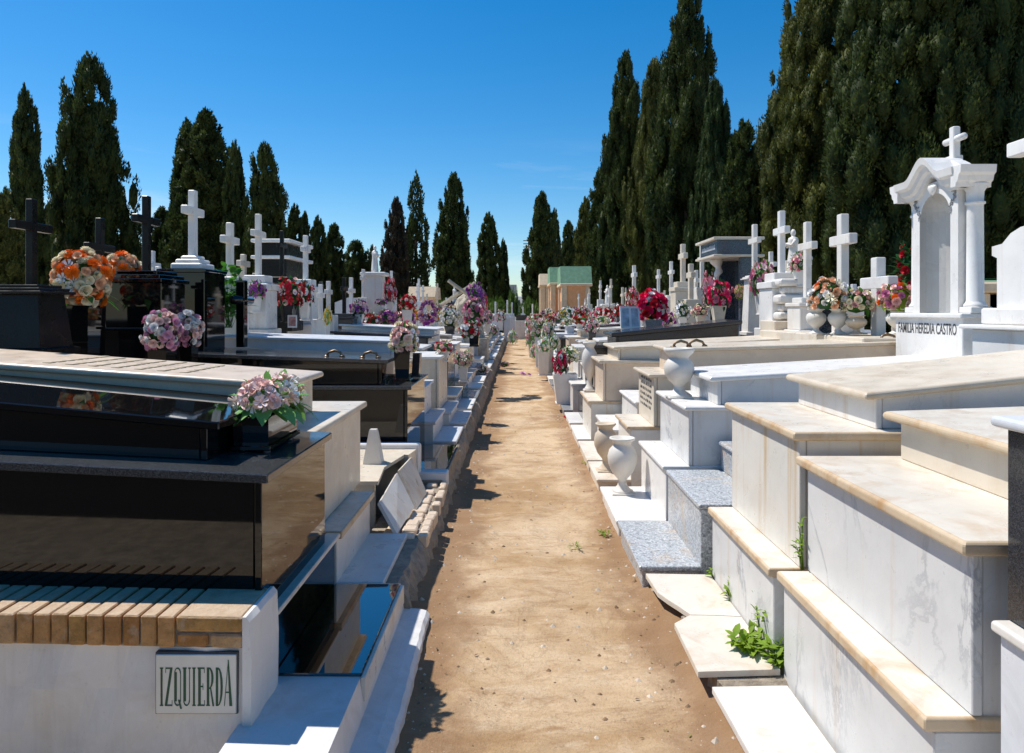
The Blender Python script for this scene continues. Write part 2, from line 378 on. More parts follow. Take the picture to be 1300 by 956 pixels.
# ------------------------------------------------------------------ tombs
def tomb(side, y0, y1, label, mat='white', cap=None, uf=1.2, zc=1.0, ulen=2.15, us=1.06, zs=.5, ub=.72, zb=.13, stepmat=None, stepcap=None,
         slabmat=None, lid=None, lidmat=None, lidcap=None, ov=.035, th=.035, group=None, slab=True, step=True, round_=.016, gap=True, panel=True, near=True, y0s=None, y1s=None):
    cap = cap or mat; stepmat = stepmat or mat; stepcap = stepcap or cap; slabmat = slabmat or stepmat; lidmat = lidmat or mat; lidcap = lidcap or cap
    CM = lambda c: [M[c], M['rustedge'] if c == 'tan' else M['creamedge']] if c in ('tan', 'cream') else M[c]
    S = side; t = thing('tomb', label, 'tomb', (S * (uf + ulen / 2), (y0 + y1) / 2, 0), group)
    g0, g1 = (y0 if y0s is None else y0s), (y1 if y1s is None else y1s)
    if slab:
        m = MB(); m.box(S * ub, S * (us + .02), g0 + .012, g1 - .012, zb - .03, zb, .005)
        m.box(S * (ub + .02), S * (us + .02), g0 + .03, g1 - .03, -.09, zb - .031, .006); m.build('foot_slab', M[slabmat], t)
    if step:
        m = MB(); m.box(S * us, S * (uf + .3), g0 + .01, g1 - .01, -.08, zs - th - .001, .004); m.build('step_block', M[stepmat], t)
        m = MB(); m.box(S * (us - ov * .7), S * (uf + .3), g0 + .004, g1 - .004, zs - th, zs, .004, round_=round_ * .6, edge=1 if stepcap in ('tan', 'cream') else None); m.build('step_cap', CM(stepcap), t)
    if panel:
        m = MB(); m.box(S * uf, S * (uf + .028), y0 + .008, y1 - .008, zs + .002 if step else -.08, zc - th - .001, .003); m.build('foot_panel', M[mat], t)
    m = MB(); m.box(S * (uf + .033), S * (uf + ulen), y0 + .016, y1 - .016, -.08, zc - th - .002, .003); m.build('chest', M[mat], t)
    m = MB(); m.box(S * (uf - ov), S * (uf + ulen + .02), y0 - ov * .5, y1 + (ov * .5 if near else 0), zc - th, zc, .005, round_=round_ * .8, edge=1 if cap in ('tan', 'cream') else None); m.build('chest_cap', CM(cap), t)
    if lid:
        ul, h, lt, slope, a, b, le = lid           # start, block height, slab thickness, slope, near inset, far inset, end
        zt = lambda u: zc + h + slope * (u - ul)
        fn0 = lambda x, y, z: (x, y, z if z < zc + h * .5 else z + slope * (abs(x) - ul))
        fn1 = lambda x, y, z: (x, y, z + slope * (abs(x) - ul))
        m = MB(); m.box(S * (ul + .06), S * (ul + .088), y0 + a + .03, y1 - b - .03, zc + .001, zc + h, .003, fn0)
        m.box(S * (ul + .092), S * (le - .05), y0 + a + .036, y1 - b - .036, zc + .001, zc + h, .003, fn0); m.build('lid_block', M[lidmat], t)
        m = MB(); m.box(S * ul, S * le, y0 + a, y1 - b, zc + h + .001, zc + h + lt, .005, fn1, round_=round_, edge=1 if lidcap in ('tan', 'cream') else None); m.build('lid', CM(lidcap), t)
    return t
def handle_parts(t, spots):
    for x, y, z in spots:
        m = MB(); m.tube([(x - .07, y, z), (x - .05, y, z + .035), (x, y + .01, z + .05), (x + .05, y, z + .035), (x + .07, y, z)], [.012, .011, .013, .011, .012], 8)
        for dx in (-.07, .07): m.lathe([(.001, 0), (.026, 0), (.024, .008), (.012, .016), (.001, .018)], x + dx, y, z - .004, 10)
        m.build('handle', M['bronze'], t)

# ---- right-hand side, nearest first (R0 is cut by the frame's edge)
t0 = tomb(1, .62, 1.80, 'black granite tomb under a pale stone lid cut off by right edge of the picture', 'charcoal', 'bluewhite', 1.24, 1.335, 2.1, 1.22, .82, .72, .13,
     'bluewhite', 'white', 'white', None, ov=.03, th=.03)
R1 = tomb(1, 1.86, 2.93, 'large white tomb with rust-edged beige caps, right foreground beside the black one', 'veined', 'tan', 1.2, 1.0, 2.1, 1.10, .53, .73, .12, 'veined', 'tan', 'white',
     lid=(1.50, .155, .036, .035, .10, .02, 3.2), lidmat='cream', lidcap='tan', slab=False, ov=.04, th=.04)
R2 = tomb(1, 3.0, 3.96, 'white tomb with a yellow rust streak down its foot panel and a raised sloping lid', 'stained', 'tan', 1.2, 1.09, 2.3, 1.09, .51, .74, .13, 'veined', 'tan', 'tan',
     lid=(1.49, .125, .036, .105, .03, .03, 3.3), lidmat='white', lidcap='cream', slab=False, ov=.035, th=.038)
# cracked beige slabs in front of it
def slab_poly(mb, pts, z, th=.025, tilt=0.0):
    A = [(x, y, z - th + tilt * (x - .9)) for x, y in pts]; B = [(x, y, z + tilt * (x - .9)) for x, y in pts]
    mb.rings([A, [(p[0], p[1], p[2] - .004) for p in B], [(p[0] + (.9 - p[0]) * .008, p[1], p[2]) for p in B]])
m = MB(); slab_poly(m, [(.742, 2.90), (1.085, 2.92), (1.085, 3.42), (.96, 3.435), (.84, 3.44), (.745, 3.35)], .125); o = m.build('paving_slab', M['tan'], loc=(.9, 3.2, .1)); tag(o, 'beige marble slab beside the weeds, in front of the rust-streaked tomb', 'slab')
m = MB(); slab_poly(m, [(.845, 3.445), (.965, 3.44), (1.085, 3.427), (1.085, 3.97), (.725, 3.985), (.74, 3.72), (.775, 3.62), (.81, 3.54)], .125); o = m.build('paving_slab', M['tan'], loc=(.9, 3.7, .1)); tag(o, 'broken beige slab with a jagged missing edge, next to the grey granite slab', 'slab')
m = MB(); slab_poly(m, [(.80, 1.9), (1.085, 1.9), (1.085, 2.84), (.78, 2.83)], .10); o = m.build('paving_slab', M['white'], loc=(.9, 2.4, .1)); tag(o, 'white marble slab nearest the camera on the right side of the path', 'slab')
rough_strip('kerb', 1.1, 1.1, 1.5, 1.6, .01, M['earth'], 3)
m = MB(); r = random.Random(4); rs = []
for i in range(60):
    y = 1.4 + 2.58 * i / 59; j = lambda a: (r.random() - .5) * a
    e = .80 if y > 2.86 else .84
    if 3.5 < y < 3.78: e = .87
    rs.append([(e + j(.03), y, -.1), (e + .01 + j(.03), y, .03 + j(.02)), (e + .02 + j(.02), y, .094 if y > 2.86 else .07), (1.12, y, .094 if y > 2.86 else .07), (1.12, y, -.1)])
m.rings(rs); tag(m.build('kerb', M['mortar']), kind='structure')
R3 = tomb(1, 4.03, 4.93, 'low tomb of speckled grey granite with a broad grey step toward the path', 'grey', 'grey', 1.42, .70, 1.9, 1.05, .50, .70, .145, 'grey', 'grey', 'grey', ov=.02, th=.03)
m = MB(); m.box(1.07, 1.45, 4.045, 4.91, .44, .468, .004); m.build('step_back', M['grey'], R3)
R4 = tomb(1, 4.98, 5.98, 'clean white marble tomb with a long sloping white lid, carrying one urn', 'veined', 'white_clean', 1.21, .93, 2.3, 1.05, .51, .70, .125, 'white_clean', 'white_clean', 'white_clean',
     lid=(1.37, .165, .04, .055, .04, .12, 3.45), lidmat='veined', lidcap='white_clean', ov=.035, th=.03)
R5 = tomb(1, 6.2, 6.98, 'cream tomb with a small inscribed panel on its foot, behind the two ground urns', 'cream', 'cream', 1.2, 1.05, 2.3, 1.0, .59, .70, .125, 'white', 'tan', 'tan', lid=(1.33, .19, .036, .03, -.02, .05, 3.7), lidmat='peach', lidcap='cream', ov=.05, th=.03)
m = MB(); r = random.Random(2)
for k in range(6):
    y = 6.88 - r.random() * .05; z = .965 - k * .05
    while y > 6.34:
        w = .03 + r.random() * .07; yy = y
        while yy > y - w: m.box(1.1985, 1.2, yy - .011, yy, z, z + .017 + r.random() * .012, .0003); yy -= .015
        y -= w + .035
m.build('inscription', M['engrave'], R5)
handle_parts(R5, [(2.05 - .6, 6.25, 1.287), (1.60, 6.3, 1.292), (3.3, 6.3, 1.345), (3.62, 6.3, 1.35)])
tomb(1, 7.05, 8.1, 'low white stepped grave between the inscribed tomb and the cream one', 'white', 'white_clean', 1.2, .70, 2.2, .92, .42, .70, .12, 'white', 'white_clean', 'tan', ov=.03, th=.03, lid=(1.42, .06, .03, .04, .1, .1, 3.2))
tomb(1, 8.2, 9.25, 'cream tomb with brick visible under its step and a flat pale lid', 'peach', 'cream', 1.0, 1.03, 2.4, .86, .56, .70, .12, 'stained', 'tan', 'white_clean', ov=.05, th=.035, lid=(1.12, .12, .035, .05, .02, .02, 3.3), lidmat='cream', lidcap='cream')
tomb(1, 9.4, 10.4, 'black granite tomb with a long black lid, right of the pink-flowered square planter', 'charcoal', 'blackspeck', 1.0, 1.15, 2.4, .9, .45, .70, .12, 'charcoal', 'charcoal', 'white_clean', ov=.04, th=.04, lid=(1.26, .10, .06, .10, .02, .05, 3.0), lidmat='charcoal', lidcap='charcoal')

# ---- left-hand side
L1 = tomb(-1, 2.62, 3.50, 'polished black granite tomb with mirror-like sides behind the brick-coped wall', 'black', 'blackspeck', .945, 1.0, 2.2, .93, .50, .60, .20,
     'black', 'black', 'black', lid=(1.16, .125, .034, .045, .13, .05, 3.05), lidcap='black', ov=.03, th=.035, slab=False, step=False, round_=0)
def shear(t, names, x0, kz, ky):
    for o in t.children:
        if o.name.split('.')[0] in names:
            off = t.location
            for v in o.data.vertices:
                u = max(0.0, x0 - (v.co.x + off.x)); v.co.z += kz * u; v.co.y += ky * u
shear(L1, ('chest', 'foot_panel', 'chest_cap', 'lid_block', 'lid'), -.94, .038, .05)
m = MB(); m.box(-.975, -.935, 2.70, 3.64, .0, .438, .003); m.build('plinth', M['black'], L1)
m = MB(); m.box(-.98, -.905, 2.70, 3.64, .44, .462, .004); m.build('plinth_edge', M['tan'], L1)
m = MB(); m.box(-.933, -.60, 2.735, 3.635, .17, .202, .003); m.build('foot_slab', M['mirror'], L1)
m = MB(); m.box(-.60, -.578, 2.72, 3.64, .10, .196, .004); m.build('slab_edge', M['tan'], L1)
L2 = tomb(-1, 3.53, 4.72, 'cream marble tomb with a beige engraved lid, behind the polished black one', 'cream', 'cream', 1.04, 1.0, 2.2, .93, .46, .69, .195, 'white', 'tan', 'white', lid=(1.17, .20, .036, .07, .06, .42, 3.2), lidmat='peach', lidcap='peach', ov=.04, th=.04, y0s=3.66, y1s=4.5)
m = MB(); r = random.Random(12)
for k in range(7):                                           # worn engraved lines running across the lid
    u = 1.75 + k * .12; y = 3.72
    while y < 4.2:
        w = .03 + r.random() * .06; z = 1.238 + .07 * (u - 1.17)
        m.box(-u - .02, -u + .02, y, y + w, z - .002, z + .0022, .0004, lambda a, b, c: (a, b, c)); y += w + .02
m.build('worn_lettering', M['wood'], L2)
# broken tomb, its foot panel fallen out
L3 = thing('tomb', 'low broken cream tomb with its foot panel missing and a small pyramid standing on it', 'tomb', (-2, 5.3, 0))
m = MB(); m.box(-2.95, -.96, 4.80, 4.83, -.08, .425, .004); m.box(-2.95, -.90, 5.80, 5.83, -.08, .42, .004); m.box(-2.95, -2.92, 4.83, 5.8, -.08, .42, .004); m.build('side_wall', M['stained'], L3)
m = MB(); m.prism([(-.93, 4.76), (-.97, 5.2), (-.90, 5.62), (-.86, 5.86), (-2.98, 5.86), (-2.98, 4.76)], 'z', .432, .457); m.build('top_slab', M['cream'], L3)
m = MB(); m.prism([(-.93, 5.66), (-.86, 5.63), (-.83, 5.86), (-.92, 5.86)], 'z', .30, .458); m.build('broken_corner', M['cream'], L3)
m = MB(); m.box(-2.1, -.80, 5.875, 5.965, -.05, .505, .02, round_=.03); m.build('end_wall', M['white_clean'], L3)
def leaning(pts, th, mat, label):
    P = [Vector(p) for p in pts]; n = (P[2] - P[0]).cross(P[3] - P[1]).normalized() * th
    m = MB(); m.rings([[tuple(p) for p in P], [tuple(p + n) for p in P]]); c = sum(P, Vector()) / 4
    return tag(m.build('loose_slab', M[mat], loc=tuple(c)), label, 'slab')
leaning([(-.875, 5.10, .425), (-.905, 4.60, .345), (-.772, 4.48, .178), (-.735, 4.97, .215)], .022, 'white', 'white marble slab fallen askew and leaning against the broken tomb')
leaning([(-.845, 5.60, .44), (-.865, 5.14, .44), (-.73, 5.05, .18), (-.715, 5.50, .18)], .02, 'tan', 'narrow tan slab leaning behind the fallen white one at the broken tomb')
m = MB(); x, y = -1.08, 5.35
m.rings([[(x - a, y - a, z), (x + a, y - a, z), (x + a, y + a, z), (x - a, y + a, z)] for a, z in ((.068, .458), (.066, .47), (.03, .695), (.025, .71))])
tag(m.build('grave_marker', M['urnwhite'], loc=(x, y, .458)), 'small truncated marble pyramid standing on the broken tomb', 'marker')
L4 = tomb(-1, 6.03, 7.16, 'black granite tomb with a flat black lid and mirror-like foot, beyond the broken tomb', 'black', 'blackspeck', .93, .965, 2.15, .93, .36, .60, .255, 'black', 'black', 'mirror', lid=(1.11, .18, .034, .035, .07, .1, 3.0), ov=.035, th=.035, step=False, round_=0)
m = MB(); m.box(-1.0, -.575, 5.875, 6.025, .1, .262, .012); m.build('slab_edge', M['whitewash'], L4)
m = MB(); m.box(-.602, -.575, 6.03, 7.16, .1, .258, .008); m.build('slab_edge', M['mortar'], L4)
handle_parts(L4, [(-1.3, 6.3, 1.19), (-1.62, 6.3, 1.2)])
tomb(-1, 7.3, 8.3, 'cool white tomb with a high lid, just beyond the flat black lid', 'bluewhite', 'bluewhite', 1.0, .80, 2.2, .86, .46, .62, .26, 'veined', 'bluewhite', 'bluewhite', lid=(1.22, .46, .036, .03, .04, .05, 3.1), ov=.035, th=.035)
tomb(-1, 8.45, 9.5, 'pale block-shaped tomb with a square foot, fifth along the left side', 'cream', 'white', .93, 1.06, 2.2, .80, .40, .60, .27, 'white', 'bluewhite', 'bluewhite', ov=.035, th=.035)

tomb(-1, -2.5, -.15, 'unseen charcoal granite tomb added behind the camera to darken reflections in polished black tomb', 'charcoal', 'charcoal', .62, 1.30, 7.0, .5, .4, .3, .12, slab=False, lid=(.8, .12, .04, .0, .05, .05, 7.4))  # out-of-view dark block added so the near black tomb mirrors dark
# ---- the rows going away
r = random.Random(77)
COLS = ['white', 'cream', 'white_clean', 'veined', 'greypol', 'white', 'charcoal', 'bluewhite', 'peach', 'white']
NAMES = {'white': 'white marble', 'cream': 'cream marble', 'white_clean': 'bright white marble', 'veined': 'grey-veined marble', 'greypol': 'polished grey granite', 'charcoal': 'charcoal granite', 'bluewhite': 'cool white marble', 'peach': 'peach marble'}
FAR = []
for side, y, nm in ((1, 10.6, 'right'), (-1, 9.7, 'left')):
    k = 0
    while y < 38:
        w = 1.0 + r.random() * .14; c = COLS[r.randrange(len(COLS))]
        if side < 0 and k in (0, 1): c = ('greypol', 'charcoal')[k]
        zc = .72 + r.random() * .33; lidh = .07 + r.random() * .16
        if side < 0 and k == 1: zc, lidh = .95, .22
        tomb(side, y, y + w, '%s tomb, %s of the small distant ones lining the path\'s %s side' % (NAMES[c], ORD[k], nm), c, c if r.random() < .6 else 'white',
             1.0 + r.random() * .15, zc, 2.1, .84, .38 + r.random() * .14, .70 if side > 0 else .62, .12 if side > 0 else .24 + r.random() * .08, slabmat='white_clean' if r.random() < .7 else 'greypol', stepmat=c,
             lid=(1.25 + r.random() * .15, lidh, .04, .05, .06, .06, 3.1), group='tombs in the rows along the path')
        FAR.append((side, y + w / 2, zc + lidh + .04, k))
        y += w + .1 + r.random() * .06; k += 1
for side, nm in ((1, 'right'), (-1, 'left')):
    k = 0; y = 4.6
    while y < 36:
        c = COLS[r.randrange(len(COLS))]
        tomb(side, y, y + 1.05, '%s tomb half hidden behind the %s crosses, %s in the back row' % (NAMES[c], nm, ORD[k]), c, 'white', 3.95, .75 + r.random() * .3, 1.9, 3.9, .4, 3.8, .12, lid=(4.1, .1, .04, .03, .06, .06, 5.7), slab=False, step=False, group='tombs in the back rows')
        y += 2.1 + r.random() * .5; k += 1

# ------------------------------------------------------------------ brick-coped wall and sign
Y0 = 2.40
W0 = thing('low_wall', 'whitewashed low wall with a coping of ochre bricks on edge, at front left', 'wall', (-1.6, 2.5, 0)); W0['kind'] = 'thing'
m = MB(); rr = random.Random(6)
X0, X1 = -3.2, -.905
def wobble(x, y, z): return (x, y + .006 * math.sin(x * 17 + z * 23) + .004 * math.sin(x * 41 + z * 9), z)
nx = 60; rs = []
for i in range(nx + 1):
    x = X0 + (X1 - X0) * i / nx
    rs.append([wobble(x, Y0 + .016, -.08), wobble(x, Y0 + .014, .15), wobble(x, Y0 + .014, .3), wobble(x, Y0 + .016, .455), (x, Y0 + .27, .455), (x, Y0 + .27, -.08)])
m.rings(rs); m.build('plaster_wall', M['plaster'], W0)
m = MB(); yy = [Y0 + .002 + .275 * i / 10 for i in range(11)]; rs = []
for y in yy:
    e = lambda z: -.900 + .002 * math.sin(y * 40 + z * 17)
    rs.append([(-.93, y, -.08), (e(0), y, -.08), (e(.2), y, .2), (e(.4), y, .4), (e(.54) - .004, y, .545), (-.918, y, .562), (-.93, y, .562)])
m.rings(rs); m.build('plaster_end', M['plaster'], W0)
BRK = []
def brick_mat(name, c):                                     # fired brick, upward faces coloured paler: lime mortar wear plus their sunlit tone
    m, nt, b = new_mat(name); v = coords(nt, (1, 1, 1), 3)
    a = mix(nt, ramp(nt, noise(nt, v, 16, 7, .7), [(.32, 0.0), (.7, 1.0)]), tuple(min(1, x * 1.25) for x in c), tuple(x * .62 for x in c))
    a = mix(nt, mul(nt, ramp(nt, noise(nt, v, 60, 4, .7), [(.58, 0.0), (.7, 1.0)]), .5), a, (.16, .10, .06))
    a = mix(nt, mul(nt, ramp(nt, noise(nt, v, 11, 6, .7), [(.54, 0.0), (.66, 1.0)]), .45), a, (.58, .48, .36))
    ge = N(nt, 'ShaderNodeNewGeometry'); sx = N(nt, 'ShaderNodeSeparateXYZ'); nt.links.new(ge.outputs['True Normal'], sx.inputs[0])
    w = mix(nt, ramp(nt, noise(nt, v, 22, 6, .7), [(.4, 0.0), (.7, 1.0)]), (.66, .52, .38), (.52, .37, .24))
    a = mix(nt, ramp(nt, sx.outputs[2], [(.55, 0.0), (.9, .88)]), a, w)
    nt.links.new(a, b.inputs['Base Color']); b.inputs['Roughness'].default_value = .92; b.inputs['Specular IOR Level'].default_value = .2
    bump(nt, b, noise(nt, v, 45, 7, .75), .9, .012); return m
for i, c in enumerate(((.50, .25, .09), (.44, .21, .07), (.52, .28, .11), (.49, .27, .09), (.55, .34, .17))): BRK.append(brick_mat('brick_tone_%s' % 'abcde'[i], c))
m = MB(); x = -1.165
i = 0
def topnudge(a, b, c): return (a, b, c)
while x > X0 + .03:
    w = .0535 + rr.random() * .004; d = rr.random() * .006; tl = (rr.random() - .5) * .004
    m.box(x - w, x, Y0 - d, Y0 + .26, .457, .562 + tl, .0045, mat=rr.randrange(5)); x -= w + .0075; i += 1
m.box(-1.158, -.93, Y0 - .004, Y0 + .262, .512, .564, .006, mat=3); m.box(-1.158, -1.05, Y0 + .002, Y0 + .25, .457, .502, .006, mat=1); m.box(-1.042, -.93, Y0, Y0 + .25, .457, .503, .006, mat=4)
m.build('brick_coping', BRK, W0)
m = MB(); m.box(X0, -.925, Y0 + .012, Y0 + .25, .452, .548, .002); m.build('mortar_bed', M['mortar'], W0)
shear(W0, ('plaster_wall', 'brick_coping', 'mortar_bed'), -.92, .0, .045)
# sign
SG = thing('wall_sign', 'pale tile sign lettered IZQUIERDA in dark green, set in the wall below the brick coping', 'sign', (-1.09, Y0, .3))
sx0, sx1, sz1, sz0 = PX(197, Y0), PX(299, Y0), .435, .235
m = MB(); m.box(sx0 - .004, sx1 + .004, Y0 + .009, Y0 + .03, sz0 - .004, sz1 + .006, .001); m.build('sign_edge', M['engrave'], SG)
m = MB(); m.box(sx0, sx1, Y0 + .003, Y0 + .025, sz0, sz1, .002); m.build('tile', M['tile'], SG)
def letters():
    T, t = .30, .07; L = {}
    def q(*p): return list(p)
    def vbar(x0, x1, y0=0, y1=1): return q((x0, y0), (x1, y0), (x1, y1), (x0, y1))
    L['I'] = [vbar(.32, .68), vbar(.18, .82, .97, 1), vbar(.18, .82, 0, .03)]
    L['Z'] = [q((.02, .02), (.30, .02), (.94, .98), (.66, .98)), vbar(.10, .94, .965, 1), vbar(.02, .92, 0, .035), vbar(.10, .14, .86, .98), vbar(.88, .92, .02, .15)]
    def arc(x0, x1, y0, y1, thick, up):
        o = []; n = 8; cx, rx = (x0 + x1) / 2, (x1 - x0) / 2
        for i in range(n):
            a, b = math.pi * i / n, math.pi * (i + 1) / n; s = 1 if up else -1; base = y0 if up else y1; h = (y1 - y0) * s
            o.append([(cx - rx * math.cos(a), base + h * math.sin(a)), (cx - rx * math.cos(b), base + h * math.sin(b)), (cx - (rx - thick) * math.cos(b), base + (h - s * .03) * math.sin(b)), (cx - (rx - thick) * math.cos(a), base + (h - s * .03) * math.sin(a))])
        return o
    L['Q'] = [vbar(.08, .38, .12, .88), vbar(.80, .87, .12, .88)] + arc(.08, .87, .86, 1, .10, True) + arc(.08, .87, 0, .14, .10, False) + [q((.55, .16), (.72, .16), (1.0, -.07), (.82, -.07))]
    L['U'] = [vbar(.10, .40, .12, 1), vbar(.80, .87, .12, 1), vbar(.02, .48, .97, 1), vbar(.70, .97, .97, 1)] + arc(.10, .87, 0, .14, .10, False)
    L['E'] = [vbar(.14, .44), vbar(.06, .90, .965, 1), vbar(.06, .92, 0, .035), vbar(.44, .72, .49, .52), vbar(.70, .74, .42, .59), vbar(.86, .90, .86, .98), vbar(.88, .92, .02, .15)]
    def bowl(y0, y1, x0, x1, thick):
        o = []; n = 8; cy, ry, rx = (y0 + y1) / 2, (y1 - y0) / 2, x1 - x0
        for i in range(n):
            a, b = -math.pi / 2 + math.pi * i / n, -math.pi / 2 + math.pi * (i + 1) / n
            o.append([(x0 + rx * math.cos(a), cy + ry * math.sin(a)), (x0 + rx * math.cos(b), cy + ry * math.sin(b)), (x0 + (rx - thick) * math.cos(b), cy + (ry - .03) * math.sin(b)), (x0 + (rx - thick) * math.cos(a), cy + (ry - .03) * math.sin(a))])
        return o
    L['R'] = [vbar(.10, .38), vbar(.02, .46, 0, .03)] + bowl(.44, 1, .38, .90, .24) + [q((.50, .46), (.62, .46), (.98, 0), (.80, 0))]
    L['D'] = [vbar(.10, .38)] + bowl(0, 1, .38, .94, .26)
    L['A'] = [q((.02, 0), (.09, 0), (.55, 1.2), (.49, 1.2)), q((.66, 0), (1.0, 0), (.58, 1.2), (.46, 1.2)), vbar(.22, .76, .34, .37)]
    return L
LT = letters(); m = MB(); word = 'IZQUIERDA'; cw = (sx1 - sx0 - .022) / sum(.62 if c == 'I' else 1 for c in word); x = sx0 + .011
lz, lh = .262, .130
for c in word:
    w = cw * (.62 if c == 'I' else 1)
    for n_, poly in enumerate(LT[c]): m.prism([(x + w * (.04 + p * .92), lz + lh * q) for p, q in poly], 'y', Y0 + .0015 - .00006 * n_, Y0 + .0035)
    x += w
m.build('lettering', M['ink'], SG)

# ------------------------------------------------------------------ crosses and monuments
def cross_mb(m, x, y, z0, z1, arm=None, w=None, d=None, fx=0, bar=.68):
    h = z1 - z0; w = (w or h * .115) * .8; d = d or w * .8; arm = arm or h * .58; zb = z0 + h * bar
    m.box(x - d / 2, x + d / 2, y - w / 2, y + w / 2, z0, z1, w * .06)
    e = .0015
    m.box(x - d / 2 - e, x + d / 2 + e, y - arm / 2, y + arm / 2, zb - w / 2, zb + w / 2, w * .06)
def grave_cross(px, ytop, yfoot, ybase, mat, label, Y=None, X=3.2, ped='step', pedmat=None, group=None, wd=None, arm=None, w=None):
    s = 1 if px > CX else -1
    if Y is None: Y = X * F / abs(px - CX)
    x = PX(px, Y); zt, zf, zb = PZ(ytop, Y), PZ(yfoot, Y), max(0.0, PZ(ybase, Y)) if ybase else 0
    t = thing('grave_cross', label, 'grave cross', (x, Y, zb), group); pm = M[pedmat or mat]
    h = zt - zf; W = wd or min(.5, max(.24, h * .42)); m = MB()
    if ped == 'step':
        m.box(x - W * .42, x + W * .42, Y - W * .5, Y + W * .5, zb, zb + (zf - zb) * .25, .008); q = zb + (zf - zb) * .25
        m.box(x - W * .34, x + W * .34, Y - W * .4, Y + W * .4, q + .001, q + (zf - q) * .72, .008)
        m.box(x - W * .38, x + W * .38, Y - W * .45, Y + W * .45, q + (zf - q) * .72 + .001, q + (zf - q) * .84, .008)
        m.box(x - W * .26, x + W * .26, Y - W * .3, Y + W * .3, q + (zf - q) * .84 + .001, zf, .008)
    elif ped == 'taper':
        rs = [[(x - a * W, Y - a * W, z), (x + a * W, Y - a * W, z), (x + a * W, Y + a * W, z), (x - a * W, Y + a * W, z)] for a, z in ((.55, zb), (.55, zb + .04), (.46, zb + .05), (.36, zf - .06))]
        m.rings(rs)
        for k, a in enumerate((.5, .43, .34)): m.box(x - W * a, x + W * a, Y - W * a, Y + W * a, zf - .06 + k * .02 + .001, zf - .04 + k * .02, .004)
    elif ped == 'block':
        m.box(x - W * .5, x + W * .5, Y - W * .55, Y + W * .55, zb, zf - .03, .006); m.box(x - W * .54, x + W * .54, Y - W * .59, Y + W * .59, zf - .029, zf, .005)
    elif ped == 'plain': m.box(x - W * .3, x + W * .3, Y - W * .34, Y + W * .34, zb, zf, .008)
    m.build('pedestal', pm, t)
    m = MB()
    if ped == 'block':                                   # moulded foot on top of the block
        q = h * .13
        m.box(x - W * .34, x + W * .34, Y - W * .36, Y + W * .36, zf + .001, zf + q * .6, .01); m.box(x - W * .27, x + W * .27, Y - W * .29, Y + W * .29, zf + q * .6 + .001, zf + q, .01); m.box(x - W * .19, x + W * .19, Y - W * .2, Y + W * .2, zf + q + .001, zf + q * 1.35, .01)
        cross_mb(m, x, Y, zf + q * 1.35, zt, arm, w)
    else: cross_mb(m, x, Y, zf + .001, zt, arm, w)
    m.build('cross', M[mat], t); return t
GC = grave_cross
GC(40, 253, 362, 450, 'blackdull', 'black granite cross on a tapering black pedestal, at far left by the orange bouquet', Y=4.6, ped='taper', wd=.36, arm=.36, w=.068)
GC(127, 277, 395, 440, 'blackdull', 'slim black cross rising between the two orange and cream bouquets', Y=6.6, ped='plain', arm=.42, w=.085)
t = GC(186, 249, 345, 450, 'blackdull', 'tall black cross on a step-capped black block, above the lilac bouquets', Y=5.75, ped='plain', wd=.5, arm=.36, w=.075, pedmat='black')
x, y = PX(186, 5.75), 5.75
m = MB()
for k, a in enumerate((.24, .21, .17)): m.box(x - a, x + a, y - a, y + a, PZ(360, y) + k * .032 + .001, PZ(360, y) + (k + 1) * .032, .004)
m.box(x - .22, x + .22, y - .2, y + .2, PZ(415, y), PZ(360, y), .005); m.box(x - .28, x + .2, y - .30, y + .24, PZ(418, y), PZ(415, y), .004); m.box(x - .25, x + .18, y - .27, y + .22, .9, PZ(418, y) - .001, .004); m.build('capped_block', M['black'], t)
GC(245, 242, 343, 450, 'white_clean', 'tall white cross with a stepped white foot on a polished black block', Y=6.75, ped='block', wd=.42, pedmat='black', arm=.36, w=.095)
GC(292, 283, 352, 440, 'white', 'plain white cross on a tall plain white post, behind the leafy plant', Y=8.0, ped='plain', wd=.5, arm=.40, w=.10)
GC(309, 323, 360, 440, 'cream', 'small cream cross showing above the black round-armed cross', Y=10.2, ped='plain', wd=.4, arm=.36, w=.1)
GC(328, 272, 350, 440, 'white', 'slender white cross on a stepped pedestal beside the purple flowers, left', Y=8.9, ped='step', wd=.5, arm=.38, w=.095)
GC(358, 293, 352, 420, 'blackdull', 'dark slim cross in front of the flat-roofed tomb house', Y=10.4, ped='step', wd=.55, arm=.34, w=.075)
GC(388, 299, 355, 430, 'white_clean', 'tall white cross right of the red rose bouquet, left row', Y=11.0, ped='step', wd=.48, arm=.34, w=.1)
GC(407, 361, 405, 432, 'white', 'short white cross, left one of a close pair', Y=10.4, ped='plain', wd=.36, arm=.28, w=.085)
GC(417, 357, 400, 432, 'white', 'short white cross, right one of a close pair', Y=11.2, ped='plain', wd=.4, arm=.3, w=.09)
GC(437, 352, 398, 430, 'blackdull', 'dark grey cross on a dark block, left of the statue column', Y=12.6, ped='step', wd=.6, arm=.34, w=.09, pedmat='charcoal')
# round-armed black cross on the black lid
t = thing('grave_cross', 'black cross of round bars standing on the far end of the black lid', 'grave cross', (PX(307, 6.9), 6.9, 1.22))
x, y = PX(307, 6.9), 6.9; m = MB(); m.box(x - .04, x + .04, y - .045, y + .045, 1.25, PZ(356, y), .005); m.build('upright', M['black'], t)
m = MB(); m.tube([(x + .0, y - .2, PZ(381, y)), (x, y + .22, PZ(381, y))], .042, 18); m.build('arm', M['black'], t)
